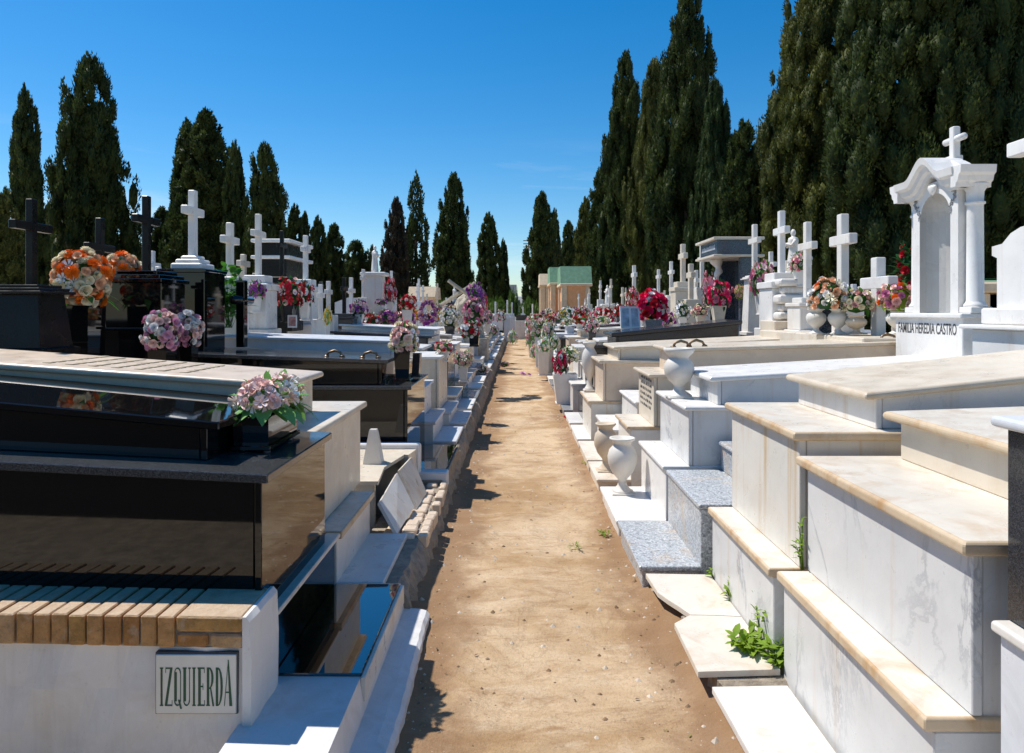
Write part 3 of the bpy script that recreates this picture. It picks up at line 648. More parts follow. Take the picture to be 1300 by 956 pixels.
# right
GC(1115, 327, 428, 440, 'white_clean', 'broad white marble cross standing low beside the inscribed edicule', Y=6.9, ped='plain', wd=.26, arm=.55, w=.145)
GC(1070, 272, 375, 425, 'white', 'tall white cross behind the peach roses', Y=7.7, ped='plain', wd=.42, arm=.48, w=.135)
GC(1025, 282, 378, 432, 'white', 'white cross on a plain shaft left of the peach roses', Y=8.6, ped='step', wd=.5, arm=.42, w=.11)
GC(992, 268, 347, 440, 'white_clean', 'tallest white cross on a scrolled and stepped white pedestal, right side', Y=9.4, ped='step', wd=.62, arm=.42, w=.115)
GC(958, 285, 350, 425, 'white', 'white cross on a tapering grey pedestal beside the pink spray', Y=10.4, ped='taper', wd=.32, arm=.40, w=.1)
GC(946, 306, 350, 420, 'bluewhite', 'small pale cross close behind the dark column monument', Y=11.9, ped='plain', wd=.36, arm=.34, w=.1)
GC(891, 312, 365, 415, 'white', 'thin white cross left of the dark column monument', Y=13.2, ped='plain', wd=.4, arm=.4, w=.1)
GC(877, 335, 380, 415, 'cream', 'cream cross among white lilies, right row', Y=13.0, ped='plain', wd=.4, arm=.36, w=.13)
GC(884, 343, 385, 412, 'white', 'short white cross squeezed between two taller ones, right row', Y=14.6, ped='plain', wd=.4, arm=.32, w=.1)
GC(867, 310, 358, 415, 'cream', 'tall cream cross on a scrolled base, right row', Y=14.4, ped='step', wd=.6, arm=.46, w=.14)
GC(852, 332, 375, 415, 'white', 'slim white cross on a square post right of the hot pink bouquet', Y=15.4, ped='step', wd=.46, arm=.38, w=.1)
GC(836, 342, 372, 412, 'white', 'small white cross showing above the hot pink bouquet', Y=17.0, ped='plain', wd=.4, arm=.36, w=.1)
GC(805, 337, 375, 412, 'white', 'cream-white cross above the framed photograph', Y=19.0, ped='step', wd=.5, arm=.5, w=.14)

# arched edicule with the family name
E = thing('edicule', 'white marble edicule with an arched niche, its base lettered FAMILIA HEREDIA CASTRO', 'monument', (3.5, 5.6, 0))
m = MB(); m.box(3.27, 3.58, 5.2, 6.12, .0, PZ(397, 5.25) - .04, .006); m.build('base', M['white_clean'], E)
zb = 1.585; m = MB(); m.box(3.235, 3.60, 5.165, 6.15, zb - .04, zb, .006, round_=.012); m.build('base_cap', M['white_clean'], E)
ya, yb, zt = 5.30, 5.90, 2.56; yc = (ya + yb) / 2
# niche slab with an arched opening (front), walls behind
m = MB(); hw = .205; n = 14; zs_ = 2.56 - hw - .03; out = []; inn = []
inn += [(yc - hw, zb)] + [(yc - hw * math.cos(math.pi * i / n), zs_ + hw * math.sin(math.pi * i / n)) for i in range(n + 1)] + [(yc + hw, zb)]
out += [(ya, zb)] + [(ya + (yb - ya) * (i / n), zt + .06 * math.sin(math.pi * i / n)) for i in range(n + 1)] + [(yb, zb)]
for i in range(len(inn) - 1):
    a, b, c, d = inn[i], inn[i + 1], out[i + 1], out[i]
    m.rings([[(3.30, *a), (3.30, *b), (3.30, *c), (3.30, *d)], [(3.49, *a), (3.49, *b), (3.49, *c), (3.49, *d)]])
m.build('niche_frame', M['white_clean'], E); m = MB(); NQ = 12; rows = []                                            # concave niche: half cylinder closed by a quarter dome
for j in range(NQ + 1):
    ph = math.pi * j / NQ; cy_, cx_ = -hw * math.cos(ph), .175 * math.sin(ph)
    rows.append([(3.30 + cx_, yc + cy_, zb), (3.30 + cx_, yc + cy_, zs_)] + [(3.30 + cx_ * math.cos(q), yc + cy_ * math.cos(q), zs_ + hw * math.sin(q)) for q in [math.pi / 2 * i / 8 for i in range(1, 9)]])
for j in range(NQ):
    for i in range(9): m.add([rows[j][i], rows[j + 1][i], rows[j + 1][i + 1], rows[j][i + 1]], [(0, 1, 2, 3)], 0, True); m.build('niche', M['white_clean'], E)
def column(m, x, y, z0, z1, r):
    m.box(x - r * 1.35, x + r * 1.35, y - r * 1.35, y + r * 1.35, z0, z0 + .045, .004)
    h = z1 - z0
    m.lathe([(.001, .045), (r * 1.3, .045), (r * 1.32, .06), (r * 1.1, .075), (r, .09), (r * .93, h - .16), (r * .95, h - .155), (r * 1.15, h - .15), (r * 1.15, h - .135), (r * .95, h - .13), (r * 1.0, h - .06), (r * 1.45, h - .012), (r * 1.45, h), (.001, h)], x, y, z0, 24)
for yy in (5.235, 5.965):
    m = MB(); column(m, 3.385, yy, zb + .001, zt - .02, .058); m.build('column', M['white_clean'], E)
m = MB()                                                     # curved cornice: profile swept along the front
prof = [(0, 0), (.035, 0), (.042, .028), (.068, .042), (.08, .078), (.108, .096), (.118, .15), (0, .15)]; path = []
nn = 24
for i in range(nn + 1):
    s = i / nn; y = 5.20 + (5.99 - 5.20) * s; k = max(0, 1 - abs(s - .5) / .30); path.append((y, .15 * (k * k * (3 - 2 * k)) - .03))
rs = []
for y, dz in path: rs.append([(3.30 - o, y, zt - .02 + dz + h) for o, h in prof] + [(3.48, y, zt + .13 + dz), (3.48, y, zt - .02 + dz)])
m.rings(rs)
for sgn, yend in ((-1, 5.20), (1, 5.99)):
    rs = []
    for xx in (3.20, 3.46): rs.append([(xx, yend + sgn * o * .8, zt - .05 + h) for o, h in prof] + [(xx, yend - sgn * .03, zt + .10), (xx, yend - sgn * .03, zt - .05)])
    m.rings(rs)
m.build('cornice', M['white_clean'], E)
m = MB(); m.rings([[(3.38, y, zt + .1), (3.38, y, zt + .1 + .13 * math.sin(math.pi * i / 10) + .001), (3.47, y, zt + .1 + .13 * math.sin(math.pi * i / 10) + .001), (3.47, y, zt + .1)] for i, y in enumerate([yc - .28 + .56 * q / 10 for q in range(11)])]); m.box(3.46, 3.54, yc + .02, yc + .15, zt + .2, zt + .28, .004); m.build('pediment', M['white_clean'], E)
m = MB(); x = 3.46; z = zt + .225; m.box(x - .028, x + .028, yc - .03, yc + .03, z, z + .27, .006); m.tube([(x, yc - .12, z + .17), (x, yc + .12, z + .17)], .027, 12); m.build('cross', M['white_clean'], E)
m = MB(); m.lathe([(.001, -.03), (.03, -.01), (.055, .03), (.05, .05), (.001, .06)], 3.285, yc, zt - .02, 12, 0, .5, 1); m.build('keystone', M['white_clean'], E)
for s in (-1, 1):
    m = MB(); rr = random.Random(5 + s)
    for k in range(34):
        f = k / 34; y = yc + s * (.235 + .03 * math.sin(f * 6)) + rr.gauss(0, .012); z = zt - .02 - f * .2 + rr.gauss(0, .008)
        a = .012 * (1.2 - f * .6); m.lathe([(.0005, -a), (a * .8, -.3 * a), (a, .1 * a), (.0005, a)], 3.296, y, z, 5, 0, .5, 1)
    m.build('carved_spray', M['greypol'], E)
def text_part(txt, parent, mat, origin, xdir, zdir, width, height, proud=.002, name='lettering'):
    cu = bpy.data.curves.new('letter_curve', 'FONT'); cu.body = txt; cu.offset = .012
    ob = bpy.data.objects.new('letter_curve', cu); COL.objects.link(ob); bpy.context.view_layer.update()
    me = bpy.data.meshes.new_from_object(ob.evaluated_get(bpy.context.evaluated_depsgraph_get())); bpy.data.objects.remove(ob); bpy.data.curves.remove(cu)
    co = np.empty(len(me.vertices) * 3); me.vertices.foreach_get('co', co); co = co.reshape(-1, 3)
    lo, hi = co.min(0), co.max(0); O, Xd, Zd = Vector(origin), Vector(xdir), Vector(zdir); Nn = Xd.cross(Zd)
    off = parent.location; i = 0
    for v in me.vertices:
        p = O + Xd * ((v.co.x - lo[0]) / (hi[0] - lo[0]) * width) + Zd * ((v.co.y - lo[1]) / (hi[1] - lo[1]) * height) + Nn * proud
        v.co = p - off
    me.materials.clear(); me.materials.append(mat); me.name = name
    o = bpy.data.objects.new(name, me); COL.objects.link(o); o.parent = parent
    return o
text_part('FAMILIA HEREDIA CASTRO', E, M['engrave'], (3.27, 6.07, 1.42), (0, -1, 0), (0, 0, 1), .80, .085)

# monument cut by the right edge
t = thing('monument', 'white curved-topped monument with a cross above, at the right edge of the picture', 'monument', (3.6, 4.3, 0))
m = MB(); m.box(3.05, 3.95, 3.75, 4.75, .0, PZ(412, 4.7) - .03, .006); m.build('base', M['veined'], t)
m = MB(); m.box(3.0, 3.97, 3.7, 4.82, PZ(412, 4.7) - .029, PZ(412, 4.7), .006, round_=.01); m.build('base_cap', M['white_clean'], t)
m = MB(); m.box(3.10, 3.8, 3.85, 4.74, PZ(412, 4.7) + .001, PZ(391, 4.6), .01); m.build('plinth', M['white_clean'], t)
m = MB(); z0 = PZ(391, 4.6) + .001
poly = [(3.86, z0), (4.55, z0), (4.55, 1.95), (4.60, 1.97), (4.60, 2.03), (4.5, 2.04), (4.42, 2.10), (4.33, 2.13), (4.2, 2.14), (4.07, 2.13), (3.98, 2.10), (3.9, 2.04), (3.8, 2.03), (3.8, 1.97), (3.86, 1.95)]
m.prism([(a + .13, b) for a, b in poly], 'x', 3.17, 3.52); m.build('stele', M['white_clean'], t)
m = MB(); cross_mb(m, 3.40, 4.52, 2.14, 3.05, .66, .12, .1, bar=.61); m.build('cross', M['white_clean'], t)

# dark column monument
t = thing('monument', 'dark blue granite monument with white slabs and a twisted white column', 'monument', (3.4, 11.4, 0))
Y = 11.2; x0 = PX(905, Y); x1 = PX(944, Y)
m = MB(); m.box(x0 + .42, x0 + .72, Y - .05, Y + .05, .6, 2.45, .004); m.box(x0 + .62, x0 + .72, Y + .05, Y + .95, .6, 2.45, .004); m.box(x0 + .3, x0 + .7, Y + .88, Y + .95, .6, 2.45, .004); m.build('wall_panel', M['bluegrey'], t)
m = MB(); m.box(x0 - .02, x0 + .78, Y - .12, Y + 1.02, 2.452, 2.49, .006); m.box(x0 - .02, x0 + .78, Y - .12, Y + 1.02, 2.722, 2.765, .006); m.build('cornice_slab', M['cream'], t)
m = MB(); m.box(x0 + .05, x0 + .72, Y - .05, Y + .95, 2.491, 2.721, .004); m.build('frieze', M['bluegrey'], t)
m = MB(); rr = random.Random(3); y = Y + .85
while y > Y + .05: m.box(x0 + .047, x0 + .05, y - .03, y, 2.58, 2.58 + .06 + .02 * rr.random(), .0005); y -= .045
m.build('worn_lettering', M['engravewhite'], t)
m = MB(); rs = []; xx, yy = x0 + .2, Y + .45
for k in range(60):
    z = 1.2 + 1.25 * k / 59; a = z * 22; rr_ = .055 + .012 * math.sin(z * 40) + (.05 * max(0, (z - 2.3) / .15) if z > 2.3 else 0)
    rs.append([(xx + .022 * math.cos(a) + rr_ * math.cos(q), yy + .022 * math.sin(a) + rr_ * math.sin(q), z) for q in [6.283 * i / 14 for i in range(14)]])
m.rings(rs, 0, True); m.build('twisted_column', M['white'], t)
m = MB(); m.box(x0 - .02, x0 + .75, Y - .12, Y + 1.02, 0, .6, .008); m.box(x0 + .05, x0 + .4, Y + .25, Y + .65, .601, 1.2, .008); m.build('base', M['white'], t)

# scrolls and moulded pieces beside the tallest right-hand cross
x, y = PX(1003, 9.1), 9.1
t = thing('grave_marker', 'stack of white scrolled mouldings on a cream block, leaning by the tallest right cross', 'marker', (x, y, 1.1))
m = MB()
m.box(x - .3, x + .2, y - .28, y + .25, .9, PZ(407, y), .01); m.build('block', M['cream'], t)
for za, zb2, w in ((406, 396, .2), (396, 386, .15), (386, 374, .2), (374, 364, .14), (364, 354, .19)):
    m = MB(); m.box(x - w, x + w, y - w * .8, y + w * .8, PZ(za, y) + .001, PZ(zb2, y), .02, round_=.04); m.build('moulding', M['white'], t)
# angel-like statue
def statue(px, ytop, yfoot, Y, label, mat='white', zb=0.0, pw=.4, pedmat=None):
    x = PX(px, Y); z0, z1 = PZ(yfoot, Y), PZ(ytop, Y); h = z1 - z0
    t = thing('statue', label, 'statue', (x, Y, zb)); m = MB()
    m.box(x - pw * .5, x + pw * .5, Y - pw * .5, Y + pw * .5, zb, zb + (z0 - zb) * .25, .01); m.box(x - pw * .38, x + pw * .38, Y - pw * .38, Y + pw * .38, zb + (z0 - zb) * .25 + .001, z0 - .08, .01)
    m.box(x - pw * .55, x + pw * .55, Y - pw * .55, Y + pw * .55, z0 - .079, z0, .02); m.build('pedestal', M[pedmat or mat], t)
    m = MB(); P = [(.0, 0), (.17, .0), (.165, .1), (.14, .3), (.12, .5), (.125, .62), (.145, .72), (.13, .79), (.06, .82), (.045, .835), (.065, .87), (.075, .91), (.062, .96), (.03, .995), (.0, 1.0)]
    rs = []
    for r_, q in P:
        rs.append([(x + h * r_ * (.8 + .07 * math.sin(9 * a + q * 5) * (q < .7)) * math.cos(a), Y + h * r_ * (1 + .07 * math.sin(7 * a) * (q < .7)) * math.sin(a), z0 + h * q + .001) for a in [6.283 * i / 20 for i in range(20)]])
    m.rings(rs, 0, True)
    sx = -1 if x > 0 else 1
    for s in (-1, 1): m.tube([(x, Y + s * h * .14, z0 + h * .74), (x + sx * h * .09, Y + s * h * .15, z0 + h * .6), (x + sx * h * .15, Y + s * h * .02, z0 + h * .66)], [h * .045, h * .04, h * .025], 8)
    m.build('figure', M[mat], t); return t
statue(476, 312, 346, 15.6, 'pale robed stone figure on a column with a broad capital, left row', 'white', 0, .5, 'veined')
statue(1007, 291, 345, 9.9, 'white robed stone figure close behind the tallest right cross', 'white', 0, .34)
statue(577, 363, 384, 22.0, 'small white robed figure on a black block, far down the left row', 'white', 0, .5, 'charcoal')
statue(771, 362, 386, 23.0, 'small white robed figure on a white column, far down the right row', 'white', 0, .4)
# rock grotto with crossed beams
t = thing('rock_monument', 'pale rock mound with a wooden cross leaning on it, far down the left row', 'monument', (PX(590, 19), 19, 0))
x, Y = PX(591, 19), 19; m = MB(); rr = random.Random(9); rs = []
for k in range(9):
    q = k / 8; z = .9 + (PZ(372, Y) - .9) * q; w = .52 * (1 - q) ** .45 + .03
    rs.append([(x + w * math.cos(a) * (.8 + .35 * rr.random()), Y + w * math.sin(a) * (.8 + .35 * rr.random()), z) for a in [6.283 * i / 14 for i in range(14)]])
m.rings(rs); m.box(x - .6, x + .6, Y - .6, Y + .6, 0, .9, .01); m.build('rock', M['rock'], t)
m = MB(); m.tube([(x - .75, Y - .5, PZ(392, Y)), (x + .28, Y - .38, PZ(360, Y))], .06, 6, smooth=False); m.tube([(x - .42, Y - .48, PZ(357, Y)), (x + .14, Y - .46, PZ(376, Y))], .055, 6, smooth=False); m.build('wooden_cross', M['wood'], t)
# random crosses further along and in the rows behind
r = random.Random(31)
def rnd_cross(x, Y, label, mats, group):
    zt = 1.95 + r.random() * .75; h = .55 + r.random() * .35; mt = mats[r.randrange(len(mats))]
    px = CX + x * F / Y
    GC(px, CY - (zt - EYE) * F / Y, CY - (zt - h - EYE) * F / Y, None, mt, label % NAMES.get(mt, 'dark granite'), Y=Y, ped=r.choice(('step', 'plain', 'taper', 'step')), wd=.34 + r.random() * .2, arm=h * .6, w=.1, group=group)
kk = 0
for Y in [13.6, 15.0, 17.2, 18.6, 20.2, 21.5, 23, 24.6, 26.2, 28, 30, 32, 34, 36]:
    rnd_cross(-3.25 + r.gauss(0, .15), Y, '%%s cross, %s of the distant ones in the left row' % ORD[kk], ['white', 'white_clean', 'cream', 'charcoal', 'veined'], 'distant crosses of the left row'); kk += 1
kk = 0
for Y in [21, 22.3, 23.8, 25.2, 26.6, 28, 29.4, 31, 32.5, 34, 36]:
    rnd_cross(3.2 + r.gauss(0, .15), Y, '%%s cross, %s of the distant ones in the right row' % ORD[kk], ['white', 'white_clean', 'cream', 'veined'], 'distant crosses of the right row'); kk += 1
for side, nm in ((-1, 'left'), (1, 'right')):
    kk = 0
    for Y in [6.4, 7.7, 8.9, 9.9, 10.9, 11.9, 12.9, 13.8, 14.8, 15.8, 16.9, 18, 19, 20.1, 21.4, 22.6, 24, 25.5, 27, 28.5, 30, 32, 34]:
        rnd_cross(side * (4.6 + r.random() * 2.2), Y + r.random(), '%%s cross, %s from the near end of the back rows on the %s' % (ORD[kk], nm), ['white', 'white', 'cream', 'bluewhite'] if side > 0 else ['white', 'charcoal', 'cream', 'bluewhite'], 'crosses of the back rows'); kk += 1
# crosses closing the view at the path's end
kk = 0
for px, yt, Y in ((629, 383, 34), (644, 381, 37), (650, 384, 40), (676, 386, 43), (664, 390, 42), (700, 392, 41)):
    x = PX(px, Y); GC(px, yt, 398, None, 'white_clean' if kk % 2 else 'bluewhite', 'small white cross at the far end of the path, %s from the left' % ORD[kk], Y=Y, ped='step', wd=.5, arm=.5, w=.13, group='crosses at the far end of the path'); kk += 1

# ------------------------------------------------------------------ urns, planters, bouquets
URN = [(.001, 0), (.42, 0), (.42, .05), (.36, .08), (.20, .14), (.16, .22), (.19, .27), (.33, .34), (.46, .46), (.50, .58), (.47, .68), (.38, .76), (.31, .80), (.33, .83), (.46, .90), (.50, .95), (.50, 1.0), (.43, 1.0), (.40, .94), (.28, .84), (.001, .80)]
URN2 = [(.001, 0), (.36, 0), (.36, .05), (.30, .07), (.17, .14), (.13, .22), (.17, .26), (.36, .38), (.49, .54), (.51, .66), (.45, .78), (.33, .85), (.29, .88), (.32, .92), (.44, .97), (.44, 1.0), (.37, 1.0), (.27, .92), (.001, .88)]
def urn(x, y, z, h, d, mat, label, prof=URN, group=None, handles=False):
    t = thing('urn', label, 'urn', (x, y, z), group); m = MB(); m.lathe([(a * d, b * h) for a, b in prof], x, y, z, 32); m.build('bowl', M[mat], t)
    m = MB(); m.box(x - d * .4, x + d * .4, y - d * .4, y + d * .4, z - .002, z + h * .035, .004); m.build('foot', M[mat], t); return t
urn(PX(862, 5.5), 5.5, .93, .385, .235, 'urnwhite', 'wide-lipped white urn standing on the corner of a clean white tomb')
urn(PX(790, 5.75), 5.75, .125, .45, .235, 'urnwhite', 'white ground urn, the nearer of two beside the path', URN2)
urn(PX(769, 6.55), 6.55, .125, .44, .215, 'urncream', 'yellowed cream ground urn, the farther of two beside the path', URN2)
def planter(x, y, z, w, d, h, mat, label, taper=.82, name='planter', cat='planter', group=None):
    t = thing(name, label, cat, (x, y, z), group); m = MB()
    m.rings([[(x - a * w / 2, y - a * d / 2, z + q), (x + a * w / 2, y - a * d / 2, z + q), (x + a * w / 2, y + a * d / 2, z + q), (x - a * w / 2, y + a * d / 2, z + q)] for a, q in ((taper, 0), (taper, .02), (1, h - .02), (1, h), (.88, h), (.86, h - .04))])
    m.build('body', M[mat], t)
    m = MB(); m.box(x - w * .5 * taper - .012, x + w * .5 * taper + .012, y - d * .5 * taper - .012, y + d * .5 * taper + .012, z - .012, z + .008, .003); m.build('foot', M[mat], t)
    return t
P = planter(-1.115, 3.17, 1.028, .15, .40, .125, 'black', 'black box planter on the ledge of the polished black tomb', .97)
for dy in (-.15, .15):
    for dx in (-.05, .05):
        m = MB(); m.lathe([(.001, 0), (.016, 0), (.016, .018), (.001, .018)], -1.115 + dx, 3.17 + dy, 1.0005, 12); m.build('stud_foot', M['steel'], P)

# unit flower meshes
def rose_mb(m, c, n_, R, layers, rnd):
    n_ = n_.normalized(); a = n_.cross(Vector((0, 0, 1)) if abs(n_.z) < .9 else Vector((1, 0, 0))).normalized(); b = n_.cross(a)
    for cnt, r0, r1, z0, z1, wid, cup in layers:
        ph = rnd.random() * 6.283
        for k in range(cnt):
            al = ph + 6.283 * k / cnt + rnd.gauss(0, .1); vs = []
            for t in (0, .55, 1):
                rr_ = r0 + (r1 - r0) * t; zz = z0 + (z1 - z0) * (t ** 1.5) - (cup * (t == 1))
                ww = wid * (.45 + .75 * math.sin(min(1, t * .85 + .1) * math.pi * .62)) * (.8 if t == 1 else 1)
                for s in (-1, 0, 1):
                    an = al + s * ww; q = rr_ * (1 - .07 * abs(s) * (t == 1)); zz2 = zz + (.05 * abs(s)) + rnd.gauss(0, .02)
                    vs.append(c + (a * math.cos(an) * q + b * math.sin(an) * q + n_ * zz2) * R)
            m.add(vs, [(0, 1, 4, 3), (1, 2, 5, 4), (3, 4, 7, 6), (4, 5, 8, 7)], m.cur, True)
ROSE = [(6, .15, 1.0, -.25, .22, .62, .12), (5, .12, .78, -.15, .48, .68, .05), (4, .1, .52, 0, .62, .8, 0), (3, .05, .27, .1, .66, 1.0, 0)]
DAISY = [(13, .1, 1.05, -.1, .15, .2, .05), (12, .1, .85, 0, .38, .2, .0), (9, .05, .55, .1, .55, .25, 0), (6, .02, .28, .2, .6, .4, 0)]
SMALL = [(5, .1, 1.0, -.1, .3, .6, .1), (3, .05, .45, 0, .55, .8, 0)]
LILY = [(6, .08, 1.15, -.35, .45, .34, .2), (5, .03, .25, 0, .5, .3, 0)]
def flower_mesh(name, layers, seed):
    m = MB(); m.cur = 0; rose_mb(m, Vector((0, 0, 0)), Vector((0, 0, 1)), 1.0, layers, random.Random(seed)); return m.mesh(name, [M['p_cream']])
FM = {k: [flower_mesh(k, L, s) for s in (1, 2, 3)] for k, L in (('rose', ROSE), ('daisy', DAISY), ('small', SMALL), ('lily', LILY))}
def leaf_add(m, base, d, L, W, mat=0, fold=.25, droop=.3, up=Vector((0, 0, 1))):
    d = d.normalized(); s = d.cross(up)
    s = s.normalized() if s.length > .05 else Vector((1, 0, 0)); n_ = s.cross(d)
    mid = [base, base + d * L * .33 - n_ * 0, base + d * L * .68 - up * droop * L * .2, base + d * L - up * droop * L * .55]
    w = [.05, .5, .38, .0]; vs = []
    for p, q in zip(mid, w): vs += [p - s * W * q + n_ * W * q * fold, p, p + s * W * q + n_ * W * q * fold]
    fs = []
    for k in range(3): fs += [(3 * k, 3 * k + 1, 3 * k + 4, 3 * k + 3), (3 * k + 1, 3 * k + 2, 3 * k + 5, 3 * k + 4)]
    m.add(vs, fs, mat, True)
def ell_dirs(n, lo, rnd):
    out = []
    for i in range(n):
        z = 1 - (1 - lo) * (i + .5) / n; a = i * 2.39996 + rnd.random() * .5; q = math.sqrt(max(0, 1 - z * z)); out.append(Vector((q * math.cos(a), q * math.sin(a), z)))
    return out
def near_bouquet(c, rad, n, kinds, label, leafmat='leaf', size=.03, leaves=26, leaflen=.09, lo=-.35, group=None, skirt=None):
    """kinds: list of (mesh kind, petal, weight); every bloom is a part of its own"""
    rnd = random.Random(hash(label) % 1000 if False else len(label) * 7 + n); c = Vector(c); t = thing('bouquet', label, 'bouquet', tuple(c - Vector((0, 0, rad[2] * .5))), group)
    m = MB(); m.lathe([(.001, -.75), (.5, -.6), (.72, -.15), (.72, .25), (.5, .6), (.001, .75)], 0, 0, 0, 14); m.v = [(c.x + x * rad[0], c.y + y * rad[1], c.z + z * rad[2]) for x, y, z in m.v]
    for d in ell_dirs(leaves, -.6, rnd):
        p = c + Vector((d.x * rad[0], d.y * rad[1], d.z * rad[2])) * (.75 + .2 * rnd.random()); leaf_add(m, p, d + Vector((rnd.gauss(0, .4), rnd.gauss(0, .4), .2)), leaflen * (.7 + .6 * rnd.random()), leaflen * .5)
    for d in ell_dirs(leaves * 4, -.5, rnd):                  # filler greenery between the blooms
        p = c + Vector((d.x * rad[0], d.y * rad[1], d.z * rad[2])) * (.78 + .15 * rnd.random()); leaf_add(m, p, d + Vector((rnd.gauss(0, .5), rnd.gauss(0, .5), rnd.gauss(0, .4))), leaflen * .5, leaflen * .22)
    if skirt:
        for k in range(skirt[0]):
            a = 6.283 * k / skirt[0] + rnd.gauss(0, .15); d = Vector((math.cos(a), math.sin(a), -.1 + rnd.gauss(0, .15)))
            leaf_add(m, c + Vector((d.x * rad[0] * .6, d.y * rad[1] * .6, -rad[2] * (.35 + .3 * rnd.random()))), d, skirt[1] * (.7 + .5 * rnd.random()), skirt[1] * skirt[2], 0, .15, .7)
    m.build('leaves', M[leafmat], t)
    tot = sum(k[2] for k in kinds)
    for d in ell_dirs(n, lo, rnd):
        q = rnd.random() * tot
        for kd, pc, w in kinds:
            q -= w
            if q <= 0: break
        j = .80 + .38 * rnd.random(); p = c + Vector((d.x * rad[0], d.y * rad[1], d.z * rad[2])) * j; s = size * (.98 + .45 * rnd.random())
        if kd == 'small': s *= .7
        if kd == 'daisy': s *= 1.25
        dn = Vector((d.x / rad[0], d.y / rad[1], d.z / rad[2])).normalized() + Vector((rnd.gauss(0, .2), rnd.gauss(0, .2), rnd.gauss(0, .2)))
        nm = {'rose': 'rose', 'daisy': 'aster', 'small': 'blossom', 'lily': 'lily'}[kd]
        o = linkobj(nm, FM[kd][rnd.randrange(3)], t, p - t.location, (s, s, s), dn.to_track_quat('Z', 'Y').to_euler(), [M['p_' + pc]])
    return t
near_bouquet((-1.10, 3.17, 1.215), (.12, .21, .08), 120, [('lily', 'white', 2.5), ('lily', 'palepink', 4), ('small', 'dusty', 5), ('small', 'palepink', 5), ('small', 'cream', 2), ('rose', 'palepink', 1.2), ('small', 'yellow', 1.2)], 'pale pink and white flowers with broad green leaves in the black box planter', 'leafpale', .026, 24, .075, -.2, skirt=(15, .13, .62))
near_bouquet((PX(104, 5.1), 5.1, PZ(356, 5.1)), (.165, .165, .19), 120, [('rose', 'cream', 4), ('rose', 'peach', 2.6), ('daisy', 'orange', 3.0), ('lily', 'white', 1)], 'large ball of orange asters and cream roses in front of the black crosses', 'leaf', 0.034, 20, .06, -.85, skirt=(12, .16, .35))
near_bouquet((PX(154, 6.2), 6.2, PZ(344, 6.2)), (.13, .13, .12), 64, [('rose', 'cream', 3), ('rose', 'peach', 2), ('daisy', 'orange', 3)], 'smaller ball of orange and cream roses half hidden behind the larger one', 'leaf', .036, 14, .07, -.4)
near_bouquet((PX(205, 5.2), 5.2, PZ(421, 5.2)), (.115, .115, .14), 84, [('rose', 'lilac', 3), ('rose', 'palepink', 2), ('rose', 'white', 2.5), ('small', 'mauve', 1)], 'lilac and white rose bouquet against the black block, larger of two', 'leafdark', .027, 16, .06, -.8)
near_bouquet((PX(238, 5.5), 5.5, PZ(421, 5.5)), (.09, .09, .13), 60, [('rose', 'lilac', 2), ('rose', 'palepink', 3), ('rose', 'white', 2)], 'lilac and pale pink bouquet against the black block, smaller of two', 'leafdark', .027, 14, .06, -.8)
near_bouquet((PX(513, 6.55), 6.55, PZ(433, 6.55)), (.115, .115, .15), 70, [('rose', 'palepink', 3), ('rose', 'cream', 3), ('rose', 'pink', 1.2), ('small', 'white', 1)], 'pink and cream roses in the black vase at the end of the black lid', 'leaf', .032, 22, .07, -.6)
near_bouquet((PX(828, 10.9), 10.9, PZ(391, 10.9)), (.21, .21, .24), 84, [('rose', 'hot', 5), ('rose', 'red', 1), ('rose', 'white', 1.4), ('small', 'palepink', .8)], 'large ball of hot pink and white roses on a lid, right row', 'leafdark', .05, 14, .08, -.6)
near_bouquet((PX(1050, 7.0), 7.0, PZ(377, 7.0)), (.15, .2, .17), 64, [('rose', 'peach', 4), ('rose', 'white', 2), ('rose', 'orange', .4), ('lily', 'cream', 1)], 'peach and white roses around the foot of a tall white cross', 'leafdark', .034, 24, .08, -.6)
near_bouquet((PX(1087, 6.9), 6.9, PZ(385, 6.9)), (.14, .14, .13), 52, [('rose', 'dusty', 2), ('rose', 'cream', 3), ('rose', 'red', .8), ('small', 'palepink', 2)], 'cream and dusty pink roses between the two right-hand white crosses', 'leaf', .031, 20, .08, -.4)
near_bouquet((PX(1140, 6.5), 6.5, PZ(382, 6.5)), (.15, .15, .15), 56, [('rose', 'dusty', 2), ('rose', 'peach', 1.5), ('rose', 'mauve', 2), ('rose', 'palepink', 2), ('rose', 'orange', .6)], 'mixed mauve, peach and pink bouquet left of the lettered base', 'weed', .031, 22, .09, -.4)
near_bouquet((PX(1155, 6.9), 6.9, PZ(343, 6.9)), (.10, .14, .22), 22, [('rose', 'red', 3)], 'dark green plant with red roses behind the left side of the edicule', 'leafdark', .035, 50, .11, -.8)

# vessels for those bouquets
planter(PX(104, 5.1), 5.1, .98, .22, .22, PZ(388, 5.1) - .98, 'black', 'tall black box vase under the large orange bouquet', .9)
planter(PX(154, 6.2), 6.2, .95, .26, .26, PZ(357, 6.2) - .95, 'blackdull', 'black block vase under the smaller orange bouquet', .95)
planter(PX(205, 5.2), 5.2, .98, .14, .14, PZ(437, 5.2) - .98 + .04, 'black', 'low black vase hidden by the larger lilac bouquet')
planter(PX(238, 5.5), 5.5, .98, .12, .12, PZ(437, 5.5) - .98 + .04, 'black', 'low black vase hidden by the smaller lilac bouquet')
planter(-1.045, 6.55, .967, .15, .2, .30, 'black', 'flared black stone vase at the end of the black lid', .8, 'vase', 'vase')
planter(-1.0, 6.95, .967, .12, .14, .22, 'charcoal', 'empty black stone vase behind the one with pink roses', .8, 'vase', 'vase')
planter(PX(828, 10.9), 10.9, 1.27, .26, .26, .20, 'greypol', 'grey pot holding the large hot pink ball', .8)
